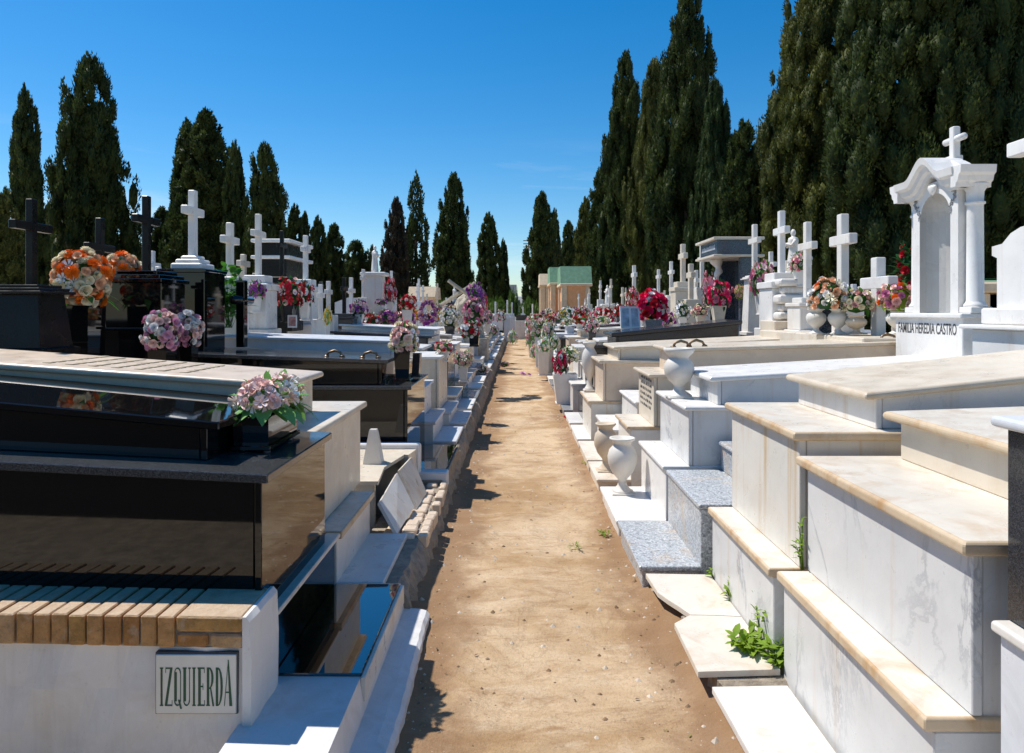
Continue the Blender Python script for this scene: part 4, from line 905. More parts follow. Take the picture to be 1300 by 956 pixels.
for px, Y, lab in ((1036, 7.15, 'round white urn at the left below the peach roses'), (1064, 7.0, 'round white urn at the right below the peach roses'), (1087, 6.85, 'small cream urn under the cream and dusty pink roses'), (1139, 6.5, 'pale urn under the mixed mauve bouquet')):
    urn(PX(px, Y), Y, PZ(424, Y), PZ(392 if px != 1087 else 400, Y) - PZ(424, Y), .19, 'urnwhite' if px != 1087 else 'urncream', lab, URN2)
planter(PX(1152, 6.9), 6.9, 1.2, .2, .2, .3, 'white', 'white box under the red rose plant')
m = MB(); x, y = PX(1048, 7.2), 7.25; m.box(x - .06, x + .06, y - .06, y + .06, 1.37, PZ(385, y), .004); tag(m.build('stone_vase', M['bluegrey'], loc=(x, y, 1.37)), 'slim blue-grey stone block between the two round urns', 'vase')
# shelf the right-hand heads stand on
m = MB(); m.box(3.05, 3.8, 6.25, 8.9, 0, PZ(424, 7.2) - .003, .01); tag(m.build('head_wall', M['cream'], loc=(3.4, 7.5, 0)), 'long pale stone block under the right-hand crosses and urns', 'stone block', kind='thing')

# far bouquets: shared unit meshes, blooms and leaves as two parts
def far_unit(seed, n=42):
    rnd = random.Random(seed); m = MB()
    for i, d in enumerate(ell_dirs(n, -.6, rnd)):
        m.cur = i % 3; rose_mb(m, d * (.62 + .46 * rnd.random()), d + Vector((rnd.gauss(0, .2), rnd.gauss(0, .2), rnd.gauss(0, .2))), .17 + .14 * rnd.random(), (ROSE[:3], ROSE[:3], SMALL, LILY)[i % 4], rnd)
    l = MB(); l.lathe([(.001, -.8), (.6, -.5), (.75, 0), (.6, .5), (.001, .75)], 0, 0, 0, 10)
    for d in ell_dirs(46, -.7, rnd): leaf_add(l, d * (.7 + .3 * rnd.random()), d + Vector((rnd.gauss(0, .4), rnd.gauss(0, .4), .1)), .38, .2)
    return m.mesh('blossoms', [M['p_pink'], M['p_white'], M['p_red']]), l.mesh('leaves', [M['leaf']])
UNITS = [far_unit(s) for s in (1, 2, 3, 4)]
def far_bouquet(px, py, wpx, hpx, Y, pal, label, leaf='leaf', group=None, vase=None, vlabel=None):
    x, z = PX(px, Y), PZ(py, Y); rx, rz = wpx * Y / F / 2, hpx * Y / F / 2; a, b = UNITS[RN.randrange(4)]
    t = thing('bouquet', label, 'bouquet', (x, Y, z), group)
    linkobj('blossoms', a, t, (0, 0, 0), (rx, rx, rz), (0, 0, RN.random() * 6), [M['p_' + k] for k in pal]); linkobj('leaves', b, t, (0, 0, 0), (rx, rx, rz), (0, 0, RN.random() * 6), [M[leaf]])
    if vase:
        hh = max(.12, vase * Y / F); 
        if vlabel: planter(x, Y, z - rz * .55 - hh, rx * 1.0, rx * 1.0, hh, 'white' if 'white' in vlabel else ('black' if 'black' in vlabel else 'cream'), vlabel, .72, 'vase', 'vase')
    return t
FB = far_bouquet
FB(325, 369, 22, 26, 8.6, ('purple', 'mauve', 'purple'), 'dark purple flowers beside the slender white cross', 'leaf', None, 20, 'white vase under dark purple flowers')
FB(366, 374, 34, 44, 9.3, ('red', 'palepink', 'red'), 'red and pink rose bouquet with a framed photo below, left of a pair', 'leafdark', None, 22, 'black vase under the left red and pink rose bouquet')
FB(387, 374, 22, 36, 9.6, ('red', 'red', 'white'), 'deep red rose bouquet in a white pot, right of a pair', 'leafdark', None, 22, 'white pot of the right red rose bouquet')
FB(563, 441, 24, 18, 8.9, ('red', 'pink', 'palepink'), 'small red and pink flowers in a white cup on the pale block-shaped tomb', 'leaf', None, 8, 'white cup of flowers on the pale block-shaped tomb')
FB(588, 457, 24, 24, 10.2, ('palepink', 'cream', 'dusty'), 'cream and dusty pink flowers in a pot on a left-hand step', 'leaf', None, 20, 'white pot on a left-hand step beside the path')
FB(604, 377, 24, 36, 13.6, ('purple', 'purple', 'lilac'), 'purple flowers at the top of the tall left arrangement', 'leaf')
FB(602, 398, 30, 40, 13.4, ('pink', 'mauve', 'palepink'), 'pink and mauve flowers in the middle of the tall left arrangement', 'leafdark', None, 30, 'black stand under the tall left arrangement')
FB(612, 386, 16, 26, 13.9, ('orange', 'hot', 'pink'), 'orange-red flowers on the right of the tall left arrangement', 'leaf')
FB(597, 419, 26, 26, 13.0, ('palepink', 'red', 'white'), 'pale pink and dark red flowers low on the left side of the path', 'leafdark')
FB(517, 386, 24, 26, 14.5, ('red', 'palepink', 'red'), 'red and white ball of flowers in a marble urn, left row', 'leafdark', None, 20, 'white urn of the red and white ball, left row')
FB(495, 372, 16, 40, 15.0, ('red', 'pink', 'palepink'), 'tall narrow spray of red and pink flowers beside the statue column', 'leafdark', None, 14, 'white vase of the tall narrow red spray')
FB(492, 404, 26, 22, 14.0, ('lilac', 'mauve', 'purple'), 'mauve flowers at the foot of the statue column', 'leafdark')
FB(484, 384, 14, 10, 14.6, ('purple', 'lilac', 'purple'), 'small purple bunch on the statue column base', 'leaf')
FB(471, 406, 14, 18, 14.2, ('red', 'white', 'red'), 'red and white bunch left of the statue column foot', 'leafdark')
FB(461, 387, 12, 14, 15.4, ('peach', 'yellow', 'cream'), 'small peach and yellow bunch left of the statue', 'leaf')
FB(416, 403, 10, 26, 10.2, ('yellow', 'yellow', 'cream'), 'yellow flowers between the pair of short white crosses', 'leafpale')
FB(556, 391, 16, 12, 17.5, ('palepink', 'pink', 'white'), 'pale pink flowers on the far side of the purple wreath', 'leaf')
FB(574, 392, 10, 10, 17.0, ('peach', 'pink', 'peach'), 'small peach-pink bunch beside the open stone book', 'leaf')
FB(619, 404, 16, 18, 20, ('pink', 'lilac', 'white'), 'pink and lilac flowers past the tall left arrangement', 'leaf', None, 12, 'white vase past the tall left arrangement')
FB(636, 402, 12, 18, 26, ('palepink', 'pink', 'white'), 'pale pink flowers far down the left of the path', 'leaf', None, 12, 'white vase far down the left of the path')
FB(626, 420, 14, 16, 22, ('white', 'palepink', 'lilac'), 'white and lilac flowers low on the far left of the path', 'leaf')
FB(651, 428, 12, 20, 30, ('white', 'palepink', 'white'), 'white flower stand at the far end of the path, left', 'leafpale')
FB(611, 468, 18, 14, 15.2, ('white', 'palepink', 'white'), 'white flowers on the ground on the left edge of the path', 'leafdark')
FB(640, 463, 14, 8, 18.5, ('palepink', 'pink', 'palepink'), 'pink wreath lying on the dirt of the path', 'leaf')
# right side
FB(712, 461, 20, 36, 11.3, ('hot', 'white', 'hot'), 'hot pink and white flowers hanging over the square marble planter', 'leafdark')
FB(722, 452, 26, 24, 11.5, ('cream', 'white', 'cream'), 'cream flowers and greenery at the back of the square marble planter', 'leaf')
planter(PX(717, 11.4), 11.4, .13, .38, .38, PZ(474, 11.4) - .13, 'white_clean', 'tapering square marble planter beside the path on the right', .72)
FB(912, 376, 32, 44, 10.9, ('hot', 'hot', 'pink'), 'large hot pink bunch in front of the twisted column', 'leafdark', None, 20, 'cream bowl planter in front of the twisted column')
FB(899, 370, 16, 50, 11.8, ('pink', 'palepink', 'pink'), 'taller pale pink spray behind the hot pink bunch', 'leafdark')
FB(968, 358, 30, 54, 9.9, ('pink', 'palepink', 'mauve'), 'tall pink spray between two white crosses, right row', 'leaf', None, 26, 'white tapering vase of the tall pink spray')
FB(1016, 335, 28, 30, 9.0, ('palepink', 'white', 'pink'), 'pink and white flowers high on a pillar behind a white cross', 'leaf', None, 20, 'white pot high on a pillar behind a white cross')
FB(939, 372, 14, 22, 10.8, ('peach', 'peach', 'dusty'), 'green plant with a peach flower right of the dark column monument', 'weed')
FB(889, 395, 22, 18, 11.6, ('dusty', 'cream', 'dusty'), 'dried brownish flowers in a bowl left of the dark column monument', 'leafdark', None, 10, 'cream bowl of dried flowers')
FB(866, 395, 20, 26, 12.4, ('white', 'cream', 'white'), 'white lilies among greenery, right row', 'leafdark', None, 10, 'white vase of lilies, right row')
FB(803, 380, 16, 32, 14.5, ('red', 'pink', 'palepink'), 'red and pink flowers above the framed photograph', 'leaf')
FB(793, 400, 12, 22, 12.5, ('pink', 'hot', 'pink'), 'small pink spray left of the framed photograph', 'leaf')
FB(740, 407, 26, 14, 15.5, ('red', 'white', 'red'), 'red and white flowers lying on a lid, right row', 'leaf')
FB(765, 407, 20, 12, 16.0, ('cream', 'white', 'cream'), 'cream flowers lying on a lid beside red ones, right row', 'leaf')
FB(720, 409, 16, 12, 15.0, ('white', 'palepink', 'cream'), 'white flowers at the path end of a lid, right row', 'leaf')
FB(741, 395, 14, 16, 18, ('palepink', 'pink', 'palepink'), 'pale pink ball among small crosses, right row', 'leaf')
FB(715, 399, 10, 12, 19, ('yellow', 'yellow', 'white'), 'yellow flowers in front of the orange tomb house', 'leaf')
k = 0
for px, py, w, h, Y, pal in ((685, 418, 22, 30, 19, ('palepink', 'white', 'palepink')), (676, 428, 18, 34, 23, ('palepink', 'white', 'pink')), (696, 422, 18, 30, 17, ('white', 'cream', 'palepink')), (681, 404, 20, 12, 22, ('red', 'pink', 'white')), (697, 407, 14, 16, 19, ('red', 'palepink', 'red')),
                             (690, 440, 18, 26, 16.5, ('palepink', 'white', 'white')), (672, 410, 12, 16, 27, ('pink', 'white', 'palepink')), (679, 447, 12, 20, 20, ('pink', 'palepink', 'white')), (703, 436, 14, 22, 15.5, ('white', 'cream', 'white'))):
    FB(px, py, w, h, Y, pal, '%s bunch in the bank of pale flowers on the right of the path, %s built up from the bottom' % (('pink', 'white', 'cream', 'red', 'reddish', 'pale', 'rosy', 'blush', 'ivory')[k], ORD[k]) if False else '%s bunch in the flower bank at the path\'s distant right edge' % ('wide blush pink', 'tall pink and white', 'ivory and blush', 'flat red and pink', 'deep red', 'white and blush', 'small rosy', 'low pink', 'cream and white')[k], 'leafpale' if k % 2 else 'leaf'); k += 1
rb = random.Random(5); cnt = {1: 0, -1: 0}
PALS = [(('red', 'white', 'red'), 'red and white'), (('palepink', 'white', 'pink'), 'pale pink'), (('hot', 'pink', 'palepink'), 'bright pink'), (('white', 'cream', 'white'), 'white'), (('yellow', 'cream', 'orange'), 'yellow and orange'), (('lilac', 'palepink', 'purple'), 'lilac')]
for sd, ym, zl, kq in FAR:
    if kq < 2 or rb.random() < .12: continue
    for u in (2.85, 1.42):
        if u < 2 and rb.random() < .5: continue
        pal, pn = PALS[rb.randrange(6)]; nm = 'left' if sd < 0 else 'right'; r0 = .13 + rb.random() * .09; z = zl + .05 * (u - 1.3); yy = ym + rb.gauss(0, .1)
        lab = '%s bouquet, %s of those on the distant %s tombs' % (pn, ORD[cnt[sd]], nm); cnt[sd] += 1
        t = thing('bouquet', lab, 'bouquet', (sd * u, yy, z + .12 + r0), 'bouquets on the distant tombs'); a, b = UNITS[rb.randrange(4)]
        linkobj('blossoms', a, t, (0, 0, 0), (r0, r0, r0 * 1.15), (0, 0, rb.random() * 6), [M['p_' + q] for q in pal]); linkobj('leaves', b, t, (0, 0, 0), (r0, r0, r0 * 1.15), (0, 0, 0), [M['leafdark']])
        planter(sd * u, yy, z + .01, r0 * 1.1, r0 * 1.1, .16, rb.choice(('white', 'charcoal', 'cream')), 'small vase under %s bouquet on the distant %s tombs' % (ORD[cnt[sd] - 1], nm), .75, 'vase', 'vase', 'vases on the distant tombs')
# plain stands under that bank
for px, py, Y, lab in ((685, 428, 19, 'white stand under the wide blush pink bunch'), (696, 430, 17, 'white stand under the ivory and blush bunch'), (690, 446, 16.5, 'white stand under the white and blush bunch'), (676, 438, 23, 'white stand under the tall pink and white bunch')):
    planter(PX(px, Y), Y, .12, .26, .26, PZ(py, Y) - .12, 'white', lab, .8)
urn(PX(747, 9.3), 9.15, .57, PZ(434, 9.15) - .57, .2, 'urnwhite', 'slender white urn on a step in front of the black granite tomb', URN2)
# purple wreath
t = thing('wreath', 'purple ring wreath propped up on a grey lid, left row', 'wreath', (PX(543, 17), 17, 1.55)); x, Y, z = PX(543, 17), 17, PZ(397, 17)
m = MB(); rnd = random.Random(4)
for i in range(60):
    a = 6.283 * i / 60; m.cur = (i % 2) if i % 5 else 2; q = .25 + rnd.gauss(0, .015); rose_mb(m, Vector((x + q * .72 * math.cos(a), Y + .1 * math.sin(a) + rnd.gauss(0, .02), z + q * math.sin(a))), Vector((rnd.gauss(0, .3) + .3, -1, rnd.gauss(0, .3))), .055, ROSE[:3], rnd)
m.build('blossoms', [M['p_purple'], M['p_lilac'], M['p_palepink']], t)
m = MB(); m.tube([(x + .18 * math.cos(a), Y + .03 + .1 * math.sin(a), z + .25 * math.sin(a)) for a in [6.283 * i / 24 for i in range(25)]], .04, 8); m.build('ring', M['leafdark'], t)
# open stone book
t = thing('stone_book', 'pale slanted stone book lying on a grey lid, left row', 'stone book', (PX(574, 16), 16, 1.3)); x, Y = PX(573, 16), 16
m = MB(); z0, z1 = PZ(412, Y), PZ(394, Y)
m.rings([[(x - .22, Y - .05, z0), (x + .30, Y - .05, z0), (x + .30, Y + .3, z0), (x - .22, Y + .3, z0)], [(x - .22, Y - .04, z1), (x + .14, Y - .04, z1), (x + .14, Y + .3, z1), (x - .22, Y + .3, z1)]]); m.build('page_block', M['cream'], t)
# framed photograph
Y = 10.6; x = PX(801, Y); t = thing('photo_frame', 'white stand with a framed pale photograph beside the hot pink roses', 'photo frame', (x, Y, 1.28)); z0, z1 = PZ(417, Y), PZ(389, Y)
ang = .5
def lean(u, v, w): return (x + u * .9 - w * .3, Y + u * .25 + (v - z0) * .35 + w, v)
def frame_box(m, u0, u1, v0, v1, w0, w1): m.rings([[lean(u0, v0, w0), lean(u1, v0, w0), lean(u1, v0, w1), lean(u0, v0, w1)], [lean(u0, v1, w0), lean(u1, v1, w0), lean(u1, v1, w1), lean(u0, v1, w1)]])
m = MB(); frame_box(m, -.17, -.14, z0, z1, 0, .02); frame_box(m, .14, .17, z0, z1, 0, .02); frame_box(m, -.14, .14, z0, z0 + .03, 0, .02); frame_box(m, -.14, .14, z1 - .03, z1, 0, .02); frame_box(m, -.02, .02, z0 + .03, z1 - .03, 0, .019); m.build('frame', M['white_clean'], t)
m = MB(); frame_box(m, -.14, .14, z0 + .03, z1 - .03, .006, .018); m.build('picture', plain('faded_picture', (.42, .45, .48), .3, .5, 9), t)
m = MB(); m.tube([(x, Y + .12, z1 - .03), (x + .05, Y + .3, z0)], .008, 6); m.build('strut', M['steel'], t)
# second photo at the red roses
Y = 9.15; x = PX(371, Y); m = MB(); m.box(x - .06, x + .06, Y, Y + .012, PZ(416, Y), PZ(400, Y), .002)
t = thing('photo_frame', 'small reddish portrait in a frame below the red and pink roses', 'photo frame', (x, Y, PZ(416, Y))); m.build('frame', M['white'], t)
m = MB(); m.box(x - .045, x + .045, Y - .002, Y - .0005, PZ(414, Y), PZ(402, Y), .0005); m.build('picture', plain('reddish_picture', (.4, .18, .16), .3, .6, 20), t)
# fallen flowers on the path
for px, py, pal, lab, s in ((719, 533, 'red', 'single red rose fallen at the right edge of the path', .05), (664, 476, 'lilac', 'purple petals fallen in the middle of the distant path', .09), (672, 477, 'purple', 'second smaller scatter of purple petals on the distant path', .05)):
    Y = EYE * F / (py - CY); o = linkobj('fallen_flower', FM['daisy' if pal != 'red' else 'rose'][1], None, (PX(px, Y), Y, .035), (s, s, s * .6), (.3, .2, 0), [M['p_' + pal]]); tag(o, lab, 'flower')

# leafy plants
def plant(x, y, z, h, n, label, leaf='leaf', L=.12, W=.05, spread=.5, cat='plant', name='plant', seed=1, stems=True):
    rnd = random.Random(seed); t = thing(name, label, cat, (x, y, z)); m = MB(); s = MB()
    for i in range(n):
        a = rnd.random() * 6.283; q = rnd.random() ** .7; hh = h * (.35 + .65 * rnd.random()); tip = Vector((x + math.cos(a) * spread * h * q, y + math.sin(a) * spread * h * q, z + hh)); b = Vector((x + rnd.gauss(0, .02), y + rnd.gauss(0, .02), z - .01))
        mid = (b + tip) / 2 + Vector((0, 0, hh * .12))
        if stems and i % 2 == 0: s.tube([b, mid, tip], [.004, .003, .0015], 5)
        for f in (.45, .65, .8, .95, 1.0):
            p = b.lerp(tip, f); d = Vector((math.cos(a) + rnd.gauss(0, .7), math.sin(a) + rnd.gauss(0, .7), .45 + rnd.gauss(0, .4))); leaf_add(m, p, d, L * (.5 + .7 * rnd.random()), W * (.6 + .6 * rnd.random()), 0, .2, .35)
    m.build('leaves', M[leaf], t)
    if stems and s.v: s.build('stem', M[leaf], t)
    return t
plant(PX(290, 7.6), 7.6, PZ(415, 7.6), .62, 44, 'light green leafy plant in front of the plain white cross, left', 'leaf', .15, .075, .38, seed=3)
plant(PX(975, 3.17), 3.17, .13, .2, 13, 'tallest weed growing out of the joint by the rust-streaked tomb', 'weed', .055, .02, .35, 'weed', 'weed', 4)
plant(PX(948, 3.14), 3.12, .12, .05, 14, 'flat rosette weed sprawling over the beige slab', 'weed', .075, .034, 1.7, 'weed', 'weed', 5, False)
plant(PX(985, 3.02), 3.0, .11, .09, 12, 'broad-leaved weed at the corner of the nearest white slab', 'weed', .07, .03, .6, 'weed', 'weed', 6)
plant(PX(929, 3.62), 3.62, .125, .10, 6, 'small sprout at the middle of the joint above the beige slabs', 'weed', .05, .02, .35, 'weed', 'weed', 7)
plant(PX(906, 3.93), 3.93, .125, .07, 4, 'tiny sprout in the joint at the granite corner', 'weed', .04, .018, .3, 'weed', 'weed', 8)
plant(PX(1019, 2.95), 2.96, .53, .2, 7, 'thin wiry weed growing between the two nearest white tombs', 'weed', .04, .014, .2, 'weed', 'weed', 9)
for i, (px, py, n, lab) in enumerate(((767, 680, 14, 'small grass tuft in the dirt right of the path, beside the granite slab'), (729, 697, 8, 'tiny green tuft on the path left of the granite slab'), (742, 590, 8, 'tiny tuft by the urns at the edge of the path'), (524, 735, 10, 'green tuft in the shade under the left kerb'))):
    Y = EYE * F / (py - CY); plant(PX(px, Y), Y, .0, .035, n, lab, 'weed' if i != 3 else 'leafdark', .035, .008, 1.4, 'weed', 'weed', 20 + i, False)

# dry leaves and plant litter blown across the path
m = MB(); r = random.Random(44)
for i in range(420):
    if r.random() < .5: y = r.choice((9.9, 11.6, 6.1)) + r.gauss(0, .14); x = -.1 + r.gauss(.1, .28)
    else: y = 2.4 + 12 * r.random() ** 1.4; x = r.choice((-.42, .62, r.uniform(-.4, .6))) + r.gauss(0, .05)
    if not -.52 < x < .69: continue
    p = Vector((x, y, float(path_z(np.array(x), np.array(y))) + .004)); a = r.random() * 6.283
    leaf_add(m, p, Vector((math.cos(a), math.sin(a), .15)), .007 + .020 * r.random() ** 2, .003 + .007 * r.random(), r.choice((0, 0, 1, 2)), .4, .1)
tag(m.build('fallen_leaves', [M['bark'], M['drygrass'], M['earth']]), kind='stuff')
# ------------------------------------------------------------------ buildings behind
def tomb_house(x0, x1, y0, y1, z1, zr, wall, roofmat, label, cols=True):
    t = thing('tomb_house', label, 'mausoleum', ((x0 + x1) / 2, (y0 + y1) / 2, 0)); m = MB(); m.box(x0, x1, y0, y1, -.05, z1, .02); m.build('wall', M[wall], t)
    m = MB(); m.box(x0 - .18, x1 + .18, y0 - .18, y1 + .18, z1 + .001, z1 + .16, .03); m.build('cornice', M['ochre'], t)
    ym = (y0 + y1) / 2; m = MB(); m.prism([(y0 - .15, z1 + .162), (y1 + .15, z1 + .162), (y1 - .2, zr), (y0 + .35, zr)], 'x', x0 - .15, x1 + .15)
    m.build('roof', M[roofmat], t)
    m = MB()
    for yy in (y0 + .02, y1 - .02):
        m = MB(); m.box(x0 - .10, x0 + .02, yy - .12, yy + .12, -.05, z1 - .001, .02); m.build('pilaster', M['ochre'], t)
    for xx in (x0 + .1, x1 - .1): m = MB(); m.box(xx - .12, xx + .12, y0 - .09, y0 + .02, -.05, z1 - .002, .02); m.build('pilaster', M['ochre'], t)
    m = MB(); m.box(x0 - .03, x0 + .02, ym - .45, ym + .45, -.05, z1 * .72, .01); m.build('door', M['glassdark'], t)
    return t
tomb_house(PX(715, 40), PX(748, 40), 40, 43, 3.0, 4.15, 'terracotta', 'greenroof', 'orange tomb house with a green roof, the larger right one among the right cypresses')
tomb_house(PX(701, 44), PX(722, 44), 44, 47, 3.2, 4.35, 'terracotta', 'greenroof', 'narrow orange tomb house with a green roof, farther than its larger neighbour')
tomb_house(PX(688, 49), PX(697, 49), 49, 52, 3.3, 4.2, 'ochre', 'ochre', 'cream tomb house with a dark door at the far right of the path')
tomb_house(PX(521, 46), PX(550, 46), 46, 49, 2.4, 3.2, 'ochre', 'ochre', 'low cream tomb house far behind the left row')
tomb_house(PX(1251, 10.5), PX(1268, 10.5), 10.5, 10.8, PZ(372, 10.5), PZ(353, 10.5), 'terracotta', 'greenroof', 'miniature brown chapel-shaped tomb behind the edicule column')
# flat-roofed modern tomb on the left
t = thing('tomb_house', 'dark flat-roofed tomb house with two thin white slabs, left behind the crosses', 'mausoleum', (PX(343, 13), 13.5, 0)); x0, x1, Y = PX(318, 13), PX(368, 13), 13
m = MB(); m.box(x0 + .12, x1 - .1, Y + .1, Y + 1.4, -.05, PZ(308, Y), .01); m.build('wall', M['blackdull'], t)
for py in (305, 326): 
    m = MB(); m.box(x0, x1, Y, Y + 1.5, PZ(py + 2.4, Y), PZ(py - 2, Y), .01); m.build('roof_slab', M['whiteslab'], t)
# white vault block and green awning on the left
m = MB(); x0, x1, Y = PX(425, 17), PX(466, 17), 17; m.prism([(x0, -.05), (x1, -.05), (x1, PZ(378, Y)), (x0 + .3, PZ(378, Y)), (x0, PZ(384, Y))], 'y', Y, Y + 1.2); tag(m.build('burial_vault', M['bluewhite'], loc=(PX(445, 17), 17, 0)), 'plain white burial vault left of the statue column', 'burial vault')
# end of the path: low barrier block and wall with dark plaque
t = thing('end_wall', 'low cream wall with a grille pattern closing the far end of the path', 'wall', (PX(662, 42.5), 42.5, 0)); t['kind'] = 'thing'
m = MB(); m.box(PX(640, 42), PX(690, 42), 42.3, 42.6, -.05, PZ(414, 42), .02); m.build('wall_base', M['ochre'], t)
m = MB(); m.box(PX(640, 42), PX(690, 42), 42.25, 42.65, PZ(414, 42) + .001, PZ(403, 42), .02); m.build('wall_top', M['whiteslab'], t)
m = MB()
for px in (645, 651, 663, 675, 684): m.box(PX(px, 42), PX(px + 1.4, 42), 42.27, 42.3, 0, PZ(414, 42) - .01, .005)
m.build('bar', M['peach'], t)
m = MB(); x0, Y = PX(655, 41), 41; m.box(x0, PX(669, 41), Y, Y + .3, PZ(407, Y), PZ(400, Y), .01); t2 = thing('gravestone', 'black rectangular stone on a white grave at the end of the path', 'gravestone', (x0, Y, 0)); m.build('plaque', M['charcoal'], t2)
m = MB(); m.box(x0 - .1, PX(671, 41), Y - .1, Y + .5, 0, PZ(407, Y) - .001, .01); m.build('plinth', M['white'], t2)
# city building far away
t = thing('city_building', 'pale grey building far beyond the cemetery between the cypresses', 'building', (PX(655, 190), 190, 0)); Y = 190
m = MB(); m.box(PX(641, Y), PX(668, Y), Y, Y + 12, 0, PZ(376, Y), .1); m.build('wall', M['whiteslab'], t)
m = MB(); m.box(PX(645, Y), PX(656, Y), Y + 2, Y + 8, PZ(376, Y) + .01, PZ(361, Y), .1); m.build('tower', M['greypol'], t)
m = MB()
for px in (646, 651, 658, 663): m.box(PX(px, Y), PX(px + 2, Y), Y - .1, Y, PZ(388, Y), PZ(381, Y), .02)
m.build('window', M['glassdark'], t)
t = thing('utility_pole', 'thin dark pole beside the far building', 'pole', (PX(671, 120), 120, 0)); m = MB(); x = PX(671, 120); m.tube([(x, 120, 0), (x, 120, PZ(303, 120))], [.14, .1], 8); m.build('pole', M['bark'], t)
m = MB()
for k in range(4): m.box(x - .9, x + .9, 119.9, 120.1, PZ(306 + k * 4, 120), PZ(305 + k * 4, 120), .02)
m.build('crossarm', M['bark'], t)

# ------------------------------------------------------------------ cypresses
ICO = None
def ico():
    global ICO
    if ICO is None:
        bm = bmesh.new(); bmesh.ops.create_icosphere(bm, subdivisions=1, radius=1); bm.verts.index_update()
        ICO = (np.array([v.co for v in bm.verts]), np.array([[v.index for v in f.verts] for f in bm.faces])); bm.free()
    return ICO
def cypress_mesh(seed, H, R, nc, nl, ls, shape=(.3, .8), rag=.1, base=.03, core=.8, cs=(.16, .20), rr=(.90, .24), el=2.3):
    g = np.random.default_rng(seed); pk, pw = shape
    def prof(t): return np.where(t < pk, .55 + .45 * np.sin(np.clip(t / pk, 0, 1) * np.pi / 2), np.clip((1 - t) / (1 - pk), 0, 1) ** pw)
    t = g.random(nc * 4); keep = g.random(nc * 4) < prof(t) * .8 + .25; t = t[keep][:nc]; n = len(t); a = g.random(n) * 2 * np.pi
    lob = 1 + .16 * np.sin(a * 3 + t * 9 + seed) + .10 * np.sin(a * 5 - t * 17)
    s = R * (cs[0] + cs[1] * g.random(n)) * (.45 + .6 * prof(t)); rad = np.maximum(prof(t) * R * lob * (rr[0] + rr[1] * g.random(n)) - s * .7, .0) + (g.random(n) < .14) * R * rag * g.random(n) * 1.5 * (t < .9)
    z = H * (base + (1 - base) * t); c = np.stack([rad * np.cos(a), rad * np.sin(a), z], 1)
    inner = g.random(n) < .3; k = np.where(inner, np.sqrt(g.random(n)) * .7, 1.0); c[:, 0] *= k; c[:, 1] *= k
    c[:, 2] = np.minimum(c[:, 2], H - s * 1.6)
    iv, if_ = ico(); V = []; Fc = []
    jit = 1 + .25 * (g.random((n, len(iv))) - .5)
    cv = c[:, None, :] + iv[None] * jit[..., None] * (s * core)[:, None, None] * np.array([1, 1, el]); off = (np.arange(n) * len(iv))[:, None, None]
    V.append(cv.reshape(-1, 3)); tri = (if_[None] + off).reshape(-1, 3)
    w = s ** 1.6; w /= w.sum(); idx = g.choice(n, nl, p=w); d = g.normal(size=(nl, 3)); d /= np.linalg.norm(d, axis=1)[:, None]
    outv = c[idx] * np.array([1, 1, 0]); outv /= np.maximum(np.linalg.norm(outv, axis=1), .05)[:, None]
    flip = ((d * outv).sum(1) < -.15); d[flip] = -d[flip]
    p = c[idx] + d * (s[idx] * (.72 + .42 * g.random(nl)))[:, None] * np.array([1, 1, el])
    ax = .55 * d + np.array([0, 0, .95]) + g.normal(size=(nl, 3)) * .35; ax /= np.linalg.norm(ax, axis=1)[:, None]
    sd = np.cross(ax, d + g.normal(size=(nl, 3)) * .6); sd /= np.maximum(np.linalg.norm(sd, axis=1), 1e-3)[:, None]
    L = ls * (.6 + .9 * g.random(nl))[:, None]; Wd = L * (.16 + .13 * g.random(nl))[:, None]
    q = np.stack([p - ax * L * .4, p + sd * Wd, p + ax * L * .75, p - sd * Wd], 1).reshape(-1, 3); o = len(V[0]); quad = np.arange(nl * 4).reshape(-1, 4) + o
    V.append(q); verts = np.concatenate(V)
    me = bpy.data.meshes.new('crown'); nt_, nq = len(tri), len(quad)
    me.vertices.add(len(verts)); me.vertices.foreach_set('co', verts.ravel()); me.loops.add(nt_ * 3 + nq * 4); me.loops.foreach_set('vertex_index', np.concatenate([tri.ravel(), quad.ravel()]).astype(np.int32))
    me.polygons.add(nt_ + nq); me.polygons.foreach_set('loop_start', np.concatenate([np.arange(nt_) * 3, nt_ * 3 + np.arange(nq) * 4]).astype(np.int32)); me.materials.append(M['cyp']); me.update(calc_edges=True); me.validate()
    return me
TR = dict(
    bigA=cypress_mesh(1, 15, 2.1, 950, 150000, .095, (.30, .50), .12, cs=(.055, .11), rr=(.72, .34), core=.84, el=2.7), bigB=cypress_mesh(2, 15, 2.1, 950, 150000, .095, (.34, .52), .14, cs=(.055, .11), rr=(.72, .34), core=.84, el=2.7), bigC=cypress_mesh(3, 15, 1.9, 700, 100000, .12, (.28, .5), .14, cs=(.07, .11), rr=(.72, .34), core=.82, el=2.6),
    midA=cypress_mesh(4, 15, 1.9, 520, 42000, .19, (.32, .50), .14, cs=(.08, .11), rr=(.74, .34), el=2.5), midB=cypress_mesh(5, 15, 1.7, 460, 44000, .18, (.34, .46), .18, core=.72, cs=(.10, .13), rr=(.72, .38)), slim=cypress_mesh(6, 15, 1.35, 460, 40000, .15, (.34, .46), .0, cs=(.10, .12), rr=(.90, .14), core=.9, el=2.8),
    sparse=cypress_mesh(7, 15, 1.5, 130, 11000, .28, (.35, .6), .45, core=.35), ragged=cypress_mesh(8, 15, 2.4, 520, 50000, .18, (.36, .44), .18, core=.7, cs=(.09, .12), rr=(.70, .40)))
tm = MB(); tm.tube([(0, 0, -.2), (.02, 0, 2), (0, .03, 7), (0, 0, 13)], [.30, .24, .17, .04], 9); TRUNK = tm.mesh('trunk', [M['bark']])
